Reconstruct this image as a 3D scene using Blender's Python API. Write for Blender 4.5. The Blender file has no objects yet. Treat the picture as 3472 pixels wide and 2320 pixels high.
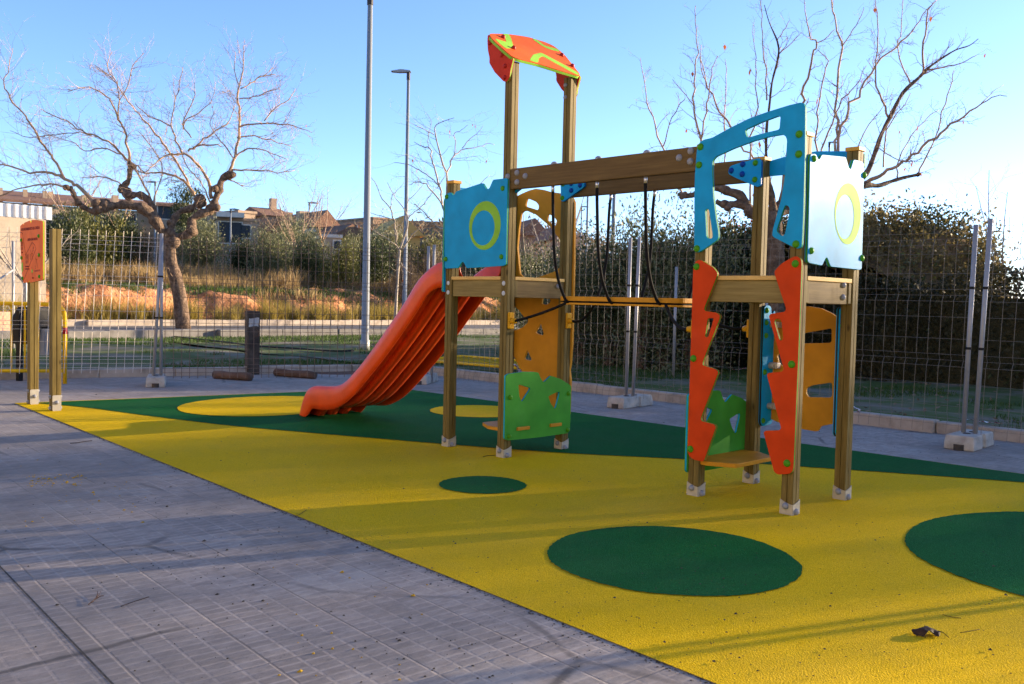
import bpy, bmesh, math, random
import numpy as np
from mathutils import Vector, Matrix
random.seed(11); NPR = np.random.RandomState(11)
R = math.radians
S = bpy.context.scene
COL = S.collection

# ------------------------------------------------------------------ camera
CAMP = np.array([5.8964, -5.0330, 1.25])
YAW, PITCH, ROLL, FPX = R(-45.71283634), R(2.62020102), R(1.30110455), 3147.85
fw = np.array([math.sin(YAW)*math.cos(PITCH), math.cos(YAW)*math.cos(PITCH), -math.sin(PITCH)])
_r = np.cross(fw, [0, 0, 1.0]); _r /= np.linalg.norm(_r); _u = np.cross(_r, fw)
cr = math.cos(ROLL)*_r + math.sin(ROLL)*_u
cu = -math.sin(ROLL)*_r + math.cos(ROLL)*_u
cam = bpy.data.cameras.new('camera')
camo = bpy.data.objects.new('camera', cam); COL.objects.link(camo)
cam.sensor_width = 36; cam.lens = FPX/3472*36
cam.clip_start = .05; cam.clip_end = 3000
m = Matrix(((cr[0], cu[0], -fw[0], CAMP[0]), (cr[1], cu[1], -fw[1], CAMP[1]), (cr[2], cu[2], -fw[2], CAMP[2]), (0, 0, 0, 1)))
camo.matrix_world = m
cam.dof.use_dof = True; cam.dof.focus_distance = 6.3; cam.dof.aperture_fstop = 7.0
S.camera = camo
S.render.resolution_x = 1024; S.render.resolution_y = 684

# ------------------------------------------------------------------ light
SUN_AZ, SUN_EL = 68.0, 10.6      # degrees, azimuth counted from +X towards +Y
w = bpy.data.worlds.new('World'); S.world = w; w.use_nodes = True
nt = w.node_tree; bg = nt.nodes['Background']
sky = nt.nodes.new('ShaderNodeTexSky'); sky.sky_type = 'NISHITA'; sky.sun_disc = False
sky.sun_elevation = R(SUN_EL); sky.sun_rotation = R(90-SUN_AZ)
sky.altitude = 100; sky.air_density = .68; sky.dust_density = .3; sky.ozone_density = 3.0
wb = nt.nodes.new('ShaderNodeMixRGB'); wb.blend_type = 'MULTIPLY'; wb.inputs[0].default_value = 1; wb.inputs[2].default_value = (1.0, .94, 1.0, 1)
nt.links.new(sky.outputs[0], wb.inputs[1]); nt.links.new(wb.outputs[0], bg.inputs[0]); bg.inputs[1].default_value = .12
sl = bpy.data.lights.new('sun', 'SUN'); so = bpy.data.objects.new('sun', sl); COL.objects.link(so)
sl.energy = 5.0; sl.angle = R(.55); sl.color = (1.0, .78, .52)
sd = Vector((math.cos(R(SUN_AZ))*math.cos(R(SUN_EL)), math.sin(R(SUN_AZ))*math.cos(R(SUN_EL)), math.sin(R(SUN_EL))))
so.rotation_euler = sd.to_track_quat('Z', 'Y').to_euler()
S.view_settings.view_transform = 'Standard'; S.view_settings.look = 'None'; S.view_settings.gamma = 1
S.view_settings.exposure = 1.85
S.render.engine = 'CYCLES'

def at(u, v, dist):
    """point seen at photo pixel (u, v) of the 3472 px photo, dist metres away along the ground"""
    d = fw + cr*(u-1736)/FPX - cu*(v-1160)/FPX
    return CAMP + d*dist/math.hypot(d[0], d[1])
def ground(u, v, z=0.0):
    d = fw + cr*(u-1736)/FPX - cu*(v-1160)/FPX
    return CAMP + d*(z-CAMP[2])/d[2]

# ------------------------------------------------------------------ materials
def new_mat(name):
    mt = bpy.data.materials.new(name); mt.use_nodes = True
    t = mt.node_tree; b = t.nodes['Principled BSDF']
    return mt, t, b
def N(t, kind, **kw):
    n = t.nodes.new(kind)
    for k, v in kw.items():
        if k.startswith('i_'): n.inputs[k[2:].replace('_', ' ')].default_value = v
        else: setattr(n, k, v)
    return n
def ramp(t, fac, stops):
    n = t.nodes.new('ShaderNodeValToRGB'); e = n.color_ramp.elements
    while len(e) < len(stops): e.new(.5)
    for el, (p, c) in zip(e, stops): el.position = p; el.color = (*c, 1)
    t.links.new(fac, n.inputs[0]); return n.outputs[0]
def coord(t, kind='Object', scale=(1, 1, 1), rot=(0, 0, 0)):
    c = t.nodes.new('ShaderNodeTexCoord'); mp = t.nodes.new('ShaderNodeMapping')
    mp.inputs['Scale'].default_value = scale; mp.inputs['Rotation'].default_value = rot
    t.links.new(c.outputs[kind], mp.inputs[0]); return mp.outputs[0]
def noise(t, vec, scale, detail=4, rough=.55, out='Fac'):
    n = t.nodes.new('ShaderNodeTexNoise'); n.inputs['Scale'].default_value = scale
    n.inputs['Detail'].default_value = detail; n.inputs['Roughness'].default_value = rough
    t.links.new(vec, n.inputs['Vector']); return n.outputs[out]
def voro(t, vec, scale, out='Distance', feature='F1', rnd=1):
    n = t.nodes.new('ShaderNodeTexVoronoi'); n.feature = feature; n.inputs['Scale'].default_value = scale
    n.inputs['Randomness'].default_value = rnd
    t.links.new(vec, n.inputs['Vector']); return n.outputs[out]
def mix(t, fac, a, b, mode='MIX'):
    n = t.nodes.new('ShaderNodeMixRGB'); n.blend_type = mode
    for i, v in ((0, fac), (1, a), (2, b)):
        if hasattr(v, 'is_linked') or isinstance(v, bpy.types.NodeSocket): t.links.new(v, n.inputs[i])
        elif i == 0: n.inputs[0].default_value = v
        else: n.inputs[i].default_value = (*v, 1)
    return n.outputs[0]
def math_(t, op, a, b=None, clamp=False):
    n = t.nodes.new('ShaderNodeMath'); n.operation = op; n.use_clamp = clamp
    for i, v in ((0, a), (1, b)):
        if v is None: continue
        if isinstance(v, bpy.types.NodeSocket): t.links.new(v, n.inputs[i])
        else: n.inputs[i].default_value = v
    return n.outputs[0]
def bump(t, b, h, strength=.3, dist=.01):
    n = t.nodes.new('ShaderNodeBump'); n.inputs['Strength'].default_value = strength; n.inputs['Distance'].default_value = dist
    t.links.new(h, n.inputs['Height']); t.links.new(n.outputs[0], b.inputs['Normal'])
def setc(t, b, c):
    if isinstance(c, bpy.types.NodeSocket): t.links.new(c, b.inputs['Base Color'])
    else: b.inputs['Base Color'].default_value = (*c, 1)

def plastic(name, c, rough=.6, grain=.12, spec=.12, worn=1.0):
    mt, t, b = new_mat(name); v = coord(t)
    n = noise(t, v, 6, 3)
    base = ramp(t, n, [(.3, [x*.86 for x in c]), (.7, [min(1, x*1.10) for x in c])])
    dust = ramp(t, noise(t, v, 3.1, 7, .68), [(.52, (0, 0, 0)), (.78, (.16, .16, .16))])
    base = mix(t, dust, base, [x*.6+.08*worn for x in c])
    scr = ramp(t, noise(t, coord(t, 'Object', (60, 9, 34), (.5, .3, .8)), 2.0, 3, .6), [(.66, (0, 0, 0)), (.70, (.14, .14, .14))])
    base = mix(t, scr, base, [x*.45 for x in c])
    setc(t, b, base)
    b.inputs['Roughness'].default_value = rough; b.inputs['Specular IOR Level'].default_value = spec
    if grain: bump(t, b, noise(t, v, 520, 2), grain, .002)
    return mt
def wood(name, axis, dark, light, rough=.65):
    mt, t, b = new_mat(name)
    sc = [26, 26, 26]; sc[axis] = 1.3
    v = coord(t, 'Object', tuple(sc)); g = noise(t, v, 2.2, 6, .65)
    v2 = coord(t, 'Object', (1, 1, 1)); big = noise(t, v2, 5, 3)
    kn = [7, 7, 7]; kn[axis] = 3.2
    k = voro(t, coord(t, 'Object', tuple(kn)), 1.0)
    base = ramp(t, g, [(.28, dark), (.52, [(a+c)/2 for a, c in zip(dark, light)]), (.72, light)])
    base = mix(t, math_(t, 'MULTIPLY', big, .5), base, [x*.62 for x in dark])
    knot = ramp(t, k, [(.05, (1, 1, 1)), (.11, (0, 0, 0))])
    base = mix(t, math_(t, 'MULTIPLY', knot, .75), base, [x*.25 for x in dark])
    setc(t, b, base); b.inputs['Roughness'].default_value = rough; b.inputs['Specular IOR Level'].default_value = .18
    bump(t, b, g, .25, .003); return mt
def metal(name, c, rough=.4, metallic=.8):
    mt, t, b = new_mat(name); v = coord(t)
    setc(t, b, ramp(t, noise(t, v, 30, 4), [(.3, [x*.88 for x in c]), (.7, c)]))
    b.inputs['Metallic'].default_value = metallic; b.inputs['Roughness'].default_value = rough
    return mt
def rubber(name, c, fleck, c2):
    mt, t, b = new_mat(name); v = coord(t)
    cell = voro(t, v, 260, 'Color'); sep = N(t, 'ShaderNodeSeparateColor'); t.links.new(cell, sep.inputs[0])
    base = ramp(t, sep.outputs[0], [(.0, [x*.72 for x in c]), (.55, c), (1, c2)])
    base = mix(t, ramp(t, noise(t, v, 1.6, 5, .6), [(.35, (0, 0, 0)), (.8, (.35, .35, .35))]), base, [x*.72 for x in c])
    fl = ramp(t, voro(t, v, 27), [(.06, (1, 1, 1)), (.10, (0, 0, 0))])
    keep = ramp(t, noise(t, v, 2.3, 2), [(.42, (0, 0, 0)), (.6, (.9, .9, .9))])
    fl2 = mix(t, 1, fl, keep, 'MULTIPLY')
    base = mix(t, ramp(t, noise(t, v, .55, 8, .68), [(.45, (0, 0, 0)), (.72, (.34, .34, .34))]), base, [x*.55+.05 for x in c])
    col = mix(t, fl2, base, fleck)
    df = N(t, 'ShaderNodeBsdfDiffuse'); t.links.new(col, df.inputs[0]); df.inputs[1].default_value = .0
    gl = N(t, 'ShaderNodeBsdfGlossy'); gl.inputs['Roughness'].default_value = .32; gl.inputs['Color'].default_value = (1, .95, .85, 1)
    mx = N(t, 'ShaderNodeMixShader'); mx.inputs[0].default_value = .022
    t.links.new(df.outputs[0], mx.inputs[1]); t.links.new(gl.outputs[0], mx.inputs[2]); t.links.new(mx.outputs[0], t.nodes['Material Output'].inputs[0])
    hv = voro(t, v, 150); h2 = noise(t, v, 330, 2)
    bn = N(t, 'ShaderNodeBump'); bn.inputs['Strength'].default_value = .6; bn.inputs['Distance'].default_value = .008
    t.links.new(math_(t, 'ADD', hv, math_(t, 'MULTIPLY', h2, .6)), bn.inputs['Height'])
    t.links.new(bn.outputs[0], df.inputs['Normal']); t.links.new(bn.outputs[0], gl.inputs['Normal'])
    return mt
def leafy(name, cols, rough=.55, trans=.25, sc=1.3):
    mt, t, b = new_mat(name)
    v = coord(t, 'Object'); n1 = noise(t, v, sc, 3); n2 = noise(t, v, 60, 1)
    f = math_(t, 'ADD', math_(t, 'MULTIPLY', n1, .45), math_(t, 'MULTIPLY', n2, .55))
    k = len(cols)
    c = ramp(t, f, [(.28+.44*i/(k-1), cc) for i, cc in enumerate(cols)])
    setc(t, b, c); b.inputs['Roughness'].default_value = rough; b.inputs['Specular IOR Level'].default_value = .25
    if trans:
        tr = N(t, 'ShaderNodeBsdfTranslucent'); t.links.new(c, tr.inputs[0])
        mx = N(t, 'ShaderNodeMixShader'); mx.inputs[0].default_value = trans
        t.links.new(b.outputs[0], mx.inputs[1]); t.links.new(tr.outputs[0], mx.inputs[2])
        t.links.new(mx.outputs[0], t.nodes['Material Output'].inputs[0])
    return mt
def rough_mat(name, stops, sc=3, rough=.85, bmp=.4, bsc=25, dist=.02):
    mt, t, b = new_mat(name); v = coord(t)
    n = noise(t, v, sc, 7, .62); setc(t, b, ramp(t, n, stops)); b.inputs['Roughness'].default_value = rough
    b.inputs['Specular IOR Level'].default_value = .2
    if bmp: bump(t, b, noise(t, v, bsc, 5), bmp, dist)
    return mt
M = {}
M['blue'] = plastic('blue_board', (.002, .30, .60), .55, .12, .15, .5)
M['green'] = plastic('green_board', (.055, .30, .030))
M['lime'] = plastic('lime_board', (.24, .50, .045))
M['orange'] = plastic('orange_board', (.56, .050, .006), .6, .15, .10)
M['rooforange'] = plastic('roof_orange_board', (.62, .10, .012))
M['red'] = plastic('red_board', (.52, .035, .015))
M['mustard'] = plastic('mustard_board', (.55, .255, .020), .5)
M['cream'] = plastic('mustard_deck_board', (.62, .40, .13), .55)
M['slide'] = plastic('slide_plastic', (.68, .062, .006), .30, 0, .28)
M['boltgreen'] = plastic('bolt_green', (.07, .28, .012), .4, 0)
M['boltblue'] = plastic('bolt_blue', (.006, .055, .30), .4, 0)
M['boltred'] = plastic('bolt_red', (.38, .02, .015), .4, 0)
M['boltgrey'] = plastic('bolt_grey', (.27, .28, .32), .4, 0)
M['boltwhite'] = plastic('bolt_pale', (.50, .54, .60), .4, 0)
M['yellowclamp'] = plastic('yellow_clamp', (.62, .31, .010), .35, 0)
M['rope'] = plastic('black_rope', (.008, .008, .009), .75, .5)
M['ferrule'] = metal('ferrule_steel', (.7, .7, .7), .3)
WD, WL = (.100, .068, .016), (.28, .205, .062)
M['wood0'] = wood('beam_wood', 0, (.105, .062, .020), (.195, .125, .042))
M['wood1'] = wood('skirt_wood_across', 1, (.12, .075, .025), (.27, .18, .06))
M['wood2'] = wood('post_wood', 2, WD, WL)
M['skirt'] = wood('skirt_wood', 0, (.19, .135, .042), (.34, .26, .095))
M['cap'] = plastic('post_cap_mustard', (.58, .30, .05), .5, .1)
M['zinc'] = metal('galvanised_plate', (.46, .43, .37), .5, .35)
M['galv'] = metal('galvanised_tube', (.34, .34, .345), .5, .35)
M['wire'] = metal('fence_wire', (.20, .18, .155), .55, .15)
M['wirepale'] = metal('pale_fence_wire', (.70, .62, .52), .5, .2)  # galvanised wire made paler; sunlight on the left panel put into the colour
M['wirerust'] = metal('rusty_fence_wire', (.17, .115, .08), .7, .1)
M['signorange'] = plastic('sign_orange_board', (.74, .155, .030), .6)
M['kerbgrey'] = rough_mat('grey_kerb', [(.3, (.15, .14, .13)), (.7, (.25, .235, .22))], 5, .9, .35, 60, .006)  # concrete grey darkened so the colour carries the shade on this kerb
M['lamp'] = metal('lamp_post_steel', (.27, .29, .295), .5, .3)
M['lampdark'] = plastic('lamp_head_dark', (.05, .05, .055), .5, 0)
M['yellowpaint'] = plastic('barrier_yellow_paint', (.82, .47, .012), .38, 0)
M['redtape'] = plastic('barrier_red_band', (.35, .012, .02), .45, 0)
M['yrub'] = rubber('yellow_rubber', (.76, .485, .005), (.09, .12, .02), (.84, .56, .02))
M['grub'] = rubber('green_rubber', (.010, .105, .022), (.12, .15, .02), (.02, .16, .05))
M['concrete'] = rough_mat('concrete', [(.3, (.30, .27, .23)), (.5, (.42, .385, .33)), (.7, (.50, .46, .40))], 9, .9, .35, 60, .006)
M['kerb'] = rough_mat('kerb_concrete', [(.3, (.27, .22, .17)), (.5, (.40, .335, .27)), (.7, (.47, .40, .33))], 4, .9, .35, 60, .006)
M['soil'] = rough_mat('red_soil', [(.28, (.20, .075, .035)), (.5, (.44, .19, .085)), (.72, (.60, .33, .17))], 1.1, .95, .9, 6, .15)
M['dryhill'] = rough_mat('dry_hill', [(.3, (.10, .075, .04)), (.5, (.20, .14, .075)), (.7, (.30, .21, .11))], .5, .95, .6, 3, .2)
M['lawn'] = rough_mat('lawn_soil', [(.3, (.055, .085, .018)), (.47, (.085, .115, .030)), (.58, (.16, .145, .10)), (.75, (.22, .20, .16))], .9, .95, .6, 40, .02)
M['gravel'] = rough_mat('gravel_ground', [(.3, (.16, .14, .11)), (.7, (.30, .27, .22))], 2, .95, .5, 30, .02)
M['road'] = rough_mat('road_asphalt', [(.3, (.10, .095, .09)), (.7, (.17, .16, .15))], 3, .9, .4, 80, .01)
M['bark'] = rough_mat('tree_bark', [(.3, (.060, .040, .027)), (.5, (.135, .090, .060)), (.7, (.25, .175, .12))], 9, .9, .9, 22, .05)
M['twig'] = rough_mat('twig_bark', [(.3, (.27, .175, .105)), (.7, (.50, .35, .23))], 6, .85, 0)
M['youngbark'] = rough_mat('young_bark', [(.3, (.24, .20, .16)), (.7, (.44, .38, .31))], 6, .85, 0)
M['grass'] = leafy('short_grass', [(.03, .055, .010), (.055, .10, .018), (.10, .14, .03)], .6, .3)
M['drygrass'] = leafy('dry_grass_blades', [(.20, .125, .05), (.36, .25, .11), (.48, .36, .18)], .7, .35, .6)
M['goldgrass'] = leafy('golden_grass_blades', [(.17, .13, .03), (.31, .24, .055), (.42, .33, .10)], .7, .35, .6)
M['olive'] = leafy('olive_leaves', [(.07, .08, .030), (.15, .16, .072), (.26, .26, .14)], .5, .2, .8)
M['dkgreen'] = leafy('dark_green_leaves', [(.020, .028, .010), (.045, .060, .018), (.10, .115, .035)], .5, .2, .8)
M['yelgreen'] = leafy('yellow_green_leaves', [(.05, .06, .012), (.13, .13, .03), (.25, .21, .055)], .5, .25, .8)
M['brush'] = leafy('brown_brush', [(.11, .075, .045), (.20, .14, .085), (.30, .22, .135)], .7, .2, .8)
M['hedge'] = leafy('hedge_leaves', [(.018, .020, .008), (.042, .042, .016), (.11, .080, .030)], .6, .25, 1.2)
M['ivy'] = leafy('ivy_leaves', [(.07, .06, .022), (.17, .14, .05), (.34, .24, .10)], .55, .4, .9)
M['redleaf'] = leafy('autumn_leaves', [(.28, .07, .02), (.42, .14, .03)], .6, .3, 2)
M['deadleaf'] = rough_mat('dead_leaf', [(.3, (.018, .011, .008)), (.7, (.06, .032, .02))], 40, .6, .6, 120, .003)
M['wallbeige'] = rough_mat('beige_wall', [(.3, (.30, .25, .195)), (.7, (.40, .34, .27))], 1.2, .9, .2)
M['white'] = rough_mat('white_wall', [(.3, (.50, .45, .38)), (.7, (.62, .57, .49))], 1.5, .9, .2)
M['corr'] = metal('corrugated_sheet', (.75, .75, .76), .35, .5)
M['brick'] = rough_mat('pale_brick', [(.3, (.30, .215, .15)), (.7, (.38, .28, .20))], 1.2, .9, .2)
M['tan'] = rough_mat('tan_render', [(.3, (.36, .26, .17)), (.7, (.44, .33, .23))], 1.2, .9, .2)
M['rooftile'] = rough_mat('roof_tiles', [(.3, (.17, .09, .06)), (.7, (.26, .15, .10))], 2, .9, .4, 8, .1)
M['ochre'] = rough_mat('ochre_wall', [(.3, (.46, .27, .08)), (.7, (.56, .35, .12))], 1.2, .9, .2)
M['darkwin'] = plastic('window_dark', (.03, .035, .045), .2, 0)
M['castle'] = rough_mat('old_masonry', [(.3, (.22, .14, .095)), (.7, (.34, .22, .15))], 1.5, .95, .5, 6, .1)
M['burnt'] = rough_mat('dark_weathered_wood', [(.3, (.035, .029, .025)), (.7, (.10, .082, .066))], 7, .85, .4, 40, .01)
M['log'] = rough_mat('rusty_log', [(.3, (.085, .05, .035)), (.7, (.19, .115, .08))], 6, .85, .5, 30, .01)
M['black'] = plastic('black_paint', (.018, .018, .02), .5, 0)
M['salmon'] = rough_mat('salmon_wall', [(.3, (.42, .23, .15)), (.7, (.52, .30, .20))], 2, .9, .2)
M['tapew'] = plastic('tape_white', (.7, .7, .7), .4, 0)
M['tapefoil'] = metal('torn_silver_tape', (.6, .6, .62), .35, .5)
M['grit'] = rough_mat('grit', [(.3, (.03, .03, .028)), (.7, (.10, .09, .08))], 30, .9, 0)
M['ycrumb'] = plastic('yellow_crumb', (.5, .3, .02), .7, 0)
M['engrave'] = plastic('engraved_dark_red', (.20, .018, .010), .6, 0)
M['haze'] = None

def paving():
    mt, t, b = new_mat('paving_tiles')
    v = coord(t, 'Object', (1, 1, 1), (0, 0, R(4.2)))
    wob = noise(t, v, 3, 2, out='Color')
    n = N(t, 'ShaderNodeVectorMath', operation='SCALE'); t.links.new(wob, n.inputs[0]); n.inputs[3].default_value = .006
    add = N(t, 'ShaderNodeVectorMath', operation='ADD'); t.links.new(v, add.inputs[0]); t.links.new(n.outputs[0], add.inputs[1])
    sep = N(t, 'ShaderNodeSeparateXYZ'); t.links.new(add.outputs[0], sep.inputs[0])
    def groove(s, period, wd, soft=.35):
        f = math_(t, 'FRACT', math_(t, 'DIVIDE', s, period))
        d = math_(t, 'ABSOLUTE', math_(t, 'SUBTRACT', f, .5))      # .5 at the line
        e = math_(t, 'SUBTRACT', .5, d)
        return math_(t, 'SUBTRACT', 1.0, math_(t, 'DIVIDE', math_(t, 'SUBTRACT', e, wd/period*soft), wd/period*(1-soft), True), True)
    gx = groove(sep.outputs[0], .0527, .0095); gy = groove(sep.outputs[1], .1, .0085)
    cell = math_(t, 'MAXIMUM', gx, gy)
    jx = groove(sep.outputs[0], .4216, .006); jy = groove(sep.outputs[1], .4, .006)
    joint = math_(t, 'MAXIMUM', jx, jy)
    dirt = noise(t, v, 1.1, 6, .62); fine = noise(t, coord(t, 'Object', (38, 17, 14), (0, 0, R(4.2))), 1.5, 6, .75)
    fl = N(t, 'ShaderNodeVectorMath', operation='DIVIDE'); t.links.new(add.outputs[0], fl.inputs[0]); fl.inputs[1].default_value = (.0527, .1, 10)
    fo = N(t, 'ShaderNodeVectorMath', operation='FLOOR'); t.links.new(fl.outputs[0], fo.inputs[0])
    wn = N(t, 'ShaderNodeTexWhiteNoise'); t.links.new(fo.outputs[0], wn.inputs['Vector'])
    fl2 = N(t, 'ShaderNodeVectorMath', operation='DIVIDE'); t.links.new(add.outputs[0], fl2.inputs[0]); fl2.inputs[1].default_value = (.4216, .4, 10)
    fo2 = N(t, 'ShaderNodeVectorMath', operation='FLOOR'); t.links.new(fl2.outputs[0], fo2.inputs[0])
    wn2 = N(t, 'ShaderNodeTexWhiteNoise'); t.links.new(fo2.outputs[0], wn2.inputs['Vector'])
    wear = ramp(t, noise(t, v, .75, 5, .65), [(.38, (.12, .12, .12)), (.60, (1, 1, 1))])
    base = ramp(t, fine, [(.25, (.30, .225, .175)), (.5, (.44, .34, .265)), (.75, (.56, .45, .365))])
    base = mix(t, .38, base, ramp(t, wn2.outputs[0], [(0, (.33, .25, .195)), (.5, (.45, .345, .265)), (1, (.56, .44, .345))]))
    base = mix(t, .20, base, ramp(t, wn.outputs[0], [(0, (.22, .17, .135)), (1, (.60, .47, .37))]))
    base = mix(t, ramp(t, dirt, [(.42, (0, 0, 0)), (.75, (.5, .5, .5))]), base, (.22, .18, .145))
    pit = ramp(t, noise(t, v, 48, 5, .75), [(.58, (0, 0, 0)), (.67, (.85, .85, .85))])
    dark = ramp(t, noise(t, v, 1.9, 3), [(.45, (.1, .1, .1)), (.65, (1, 1, 1))])
    base = mix(t, mix(t, 1, pit, dark, 'MULTIPLY'), base, (.13, .11, .09))
    base = mix(t, math_(t, 'MULTIPLY', math_(t, 'MULTIPLY', cell, wear), .62), base, (.60, .47, .36))
    base = mix(t, math_(t, 'MULTIPLY', math_(t, 'MULTIPLY', joint, ramp(t, noise(t, v, 2, 3), [(.42, (0, 0, 0)), (.6, (1, 1, 1))])), .6), base, (.14, .11, .09))
    strk = noise(t, coord(t, 'Object', (20, 8, 10), (0, 0, R(4.2))), 1.0, 6, .72)
    base = mix(t, ramp(t, strk, [(.45, (0, 0, 0)), (.62, (.5, .5, .5))]), base, (.235, .19, .16))
    base = mix(t, ramp(t, noise(t, v, 5.5, 6, .7), [(.52, (0, 0, 0)), (.70, (.45, .45, .45))]), base, (.50, .42, .35))
    base = mix(t, ramp(t, noise(t, v, .9, 8, .66), [(.38, (.55, .55, .55)), (.55, (0, 0, 0))]), base, (.235, .20, .165))
    base = mix(t, ramp(t, noise(t, v, 1.4, 8, .7), [(.54, (0, 0, 0)), (.70, (.55, .55, .55))]), base, (.54, .48, .41))
    crk = ramp(t, voro(t, mix(t, .06, v, noise(t, v, 4, 4, out='Color')), .55, 'Distance', 'DISTANCE_TO_EDGE'), [(.004, (.7, .7, .7)), (.012, (0, 0, 0))])
    base = mix(t, mix(t, 1, crk, ramp(t, noise(t, v, .7, 2), [(.50, (0, 0, 0)), (.6, (1, 1, 1))]), 'MULTIPLY'), base, (.10, .085, .07))
    hsv = N(t, 'ShaderNodeHueSaturation'); hsv.inputs['Saturation'].default_value = .62; hsv.inputs['Value'].default_value = .80; t.links.new(base, hsv.inputs['Color']); base = hsv.outputs[0]
    setc(t, b, base); b.inputs['Roughness'].default_value = .85; b.inputs['Specular IOR Level'].default_value = .12
    h = math_(t, 'SUBTRACT', math_(t, 'MULTIPLY', fine, .55), math_(t, 'MULTIPLY', math_(t, 'MULTIPLY', cell, wear), .35))
    h = math_(t, 'SUBTRACT', h, math_(t, 'MULTIPLY', joint, .5))
    bump(t, b, h, .75, .004)
    return mt
M['paving'] = paving()

# ------------------------------------------------------------------ mesh helpers
class MB:
    def __init__(s): s.v = []; s.f = []; s.mi = []; s.cur = 0; s.mats = []
    def mat(s, m):
        if m not in s.mats: s.mats.append(m)
        s.cur = s.mats.index(m); return s
    def add(s, vs, fs):
        o = len(s.v); s.v += [tuple(map(float, p)) for p in vs]
        for f in fs: s.f.append(tuple(i+o for i in f)); s.mi.append(s.cur)
        return s
    def box(s, a, b, M4=None):
        (x0, y0, z0), (x1, y1, z1) = a, b
        vs = [(x0, y0, z0), (x1, y0, z0), (x1, y1, z0), (x0, y1, z0), (x0, y0, z1), (x1, y0, z1), (x1, y1, z1), (x0, y1, z1)]
        if M4 is not None: vs = [tuple(M4 @ Vector(p)) for p in vs]
        return s.add(vs, [(3, 2, 1, 0), (4, 5, 6, 7), (0, 1, 5, 4), (1, 2, 6, 5), (2, 3, 7, 6), (3, 0, 4, 7)])
    def tube(s, pts, rad, n=8, cap=True):
        P = [np.array(p, float) for p in pts]; k = len(P)
        if not hasattr(rad, '__len__'): rad = [rad]*k
        vs = []; ref = np.array([.13, .37, .92]); prev = None
        for i in range(k):
            d = P[min(i+1, k-1)]-P[max(i-1, 0)]; l = np.linalg.norm(d); d = d/l if l > 1e-9 else np.array([0, 0, 1.])
            if prev is None:
                a = np.cross(d, ref)
                if np.linalg.norm(a) < .05: a = np.cross(d, [1, 0, 0])
            else: a = prev-d*(prev@d)
            a /= max(np.linalg.norm(a), 1e-9); prev = a; b = np.cross(d, a)
            for j in range(n):
                t = 2*math.pi*j/n; vs.append(P[i]+rad[i]*(a*math.cos(t)+b*math.sin(t)))
        fs = [(i*n+j, i*n+(j+1) % n, (i+1)*n+(j+1) % n, (i+1)*n+j) for i in range(k-1) for j in range(n)]
        if cap: fs += [tuple(range(n-1, -1, -1)), tuple(range((k-1)*n, k*n))]
        return s.add(vs, fs)
    def prism(s, poly, z0, z1):
        n = len(poly); vs = [(x, y, z0) for x, y in poly]+[(x, y, z1) for x, y in poly]
        return s.add(vs, [tuple(range(n-1, -1, -1)), tuple(range(n, 2*n))]+[(i, (i+1) % n, n+(i+1) % n, n+i) for i in range(n)])
    def xform(s, M4, start=0):
        s.v[start:] = [tuple(M4 @ Vector(p)) for p in s.v[start:]]; return s
    def mesh(s, name, m=None, smooth=False):
        me = bpy.data.meshes.new(name); me.from_pydata(s.v, [], s.f); me.update()
        for mm in (s.mats or ([m] if m else [])): me.materials.append(mm)
        if s.mats: me.polygons.foreach_set('material_index', s.mi)
        if smooth: me.polygons.foreach_set('use_smooth', [True]*len(me.polygons))
        return me
    def build(s, name, m=None, parent=None, smooth=False, bevel=0, seg=2):
        return link(name, s.mesh(name, m, smooth), parent, bevel, seg)
def link(name, me, parent=None, bevel=0, seg=2):
    o = bpy.data.objects.new(name, me); COL.objects.link(o)
    if parent is not None: o.parent = parent; o.matrix_parent_inverse = Matrix.Translation(-abspos(parent))
    if bevel:
        b = o.modifiers.new('bevel', 'BEVEL'); b.width = bevel; b.segments = seg; b.limit_method = 'ANGLE'; b.angle_limit = R(35)
    return o
def abspos(o):          # every thing stands unrotated at its base; every part keeps world coordinates
    return Vector(o.location) if o.parent is None else Vector((0, 0, 0))
def tag(o, label=None, cat=None, group=None, kind=None):
    if label: o['label'] = label
    if cat: o['category'] = cat
    if group: o['group'] = group
    if kind: o['kind'] = kind
    return o
def thing(name, loc, label, cat, group=None):
    o = bpy.data.objects.new(name, None); COL.objects.link(o); o.location = loc; o.empty_display_size = .1
    return tag(o, label, cat, group)
def struct(name, mb, m=None, smooth=False):
    return tag(mb.build(name, m, None, smooth), kind='structure')
def np_mesh(name, V, F, m, smooth=False):
    """V (n,3), F (k,q) numpy, all faces with q corners"""
    me = bpy.data.meshes.new(name); k, q = F.shape
    me.vertices.add(len(V)); me.vertices.foreach_set('co', V.astype(np.float32).ravel())
    me.loops.add(k*q); me.loops.foreach_set('vertex_index', F.astype(np.int32).ravel())
    me.polygons.add(k); me.polygons.foreach_set('loop_start', np.arange(k, dtype=np.int32)*q)
    me.polygons.foreach_set('loop_total', np.full(k, q, dtype=np.int32))
    if isinstance(m, (list, tuple)):
        for mm in m: me.materials.append(mm)
    else: me.materials.append(m)
    me.update(calc_edges=True); me.validate()
    return me
def fillet(pts, r=.012, closed=True, k=3):
    out = []; n = len(pts)
    for i in range(n):
        p = np.array(pts[i]); a = np.array(pts[i-1]); c = np.array(pts[(i+1) % n])
        da = np.linalg.norm(a-p); dc = np.linalg.norm(c-p); t = min(r, .42*da, .42*dc)
        s0 = p+(a-p)/max(da, 1e-9)*t; s1 = p+(c-p)/max(dc, 1e-9)*t
        for j in range(k+1):
            q = j/k; out.append(tuple((1-q)**2*s0+2*q*(1-q)*p+q*q*s1))
    return out
def area(p): return sum(p[i-1][0]*p[i][1]-p[i][0]*p[i-1][1] for i in range(len(p)))/2
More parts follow.
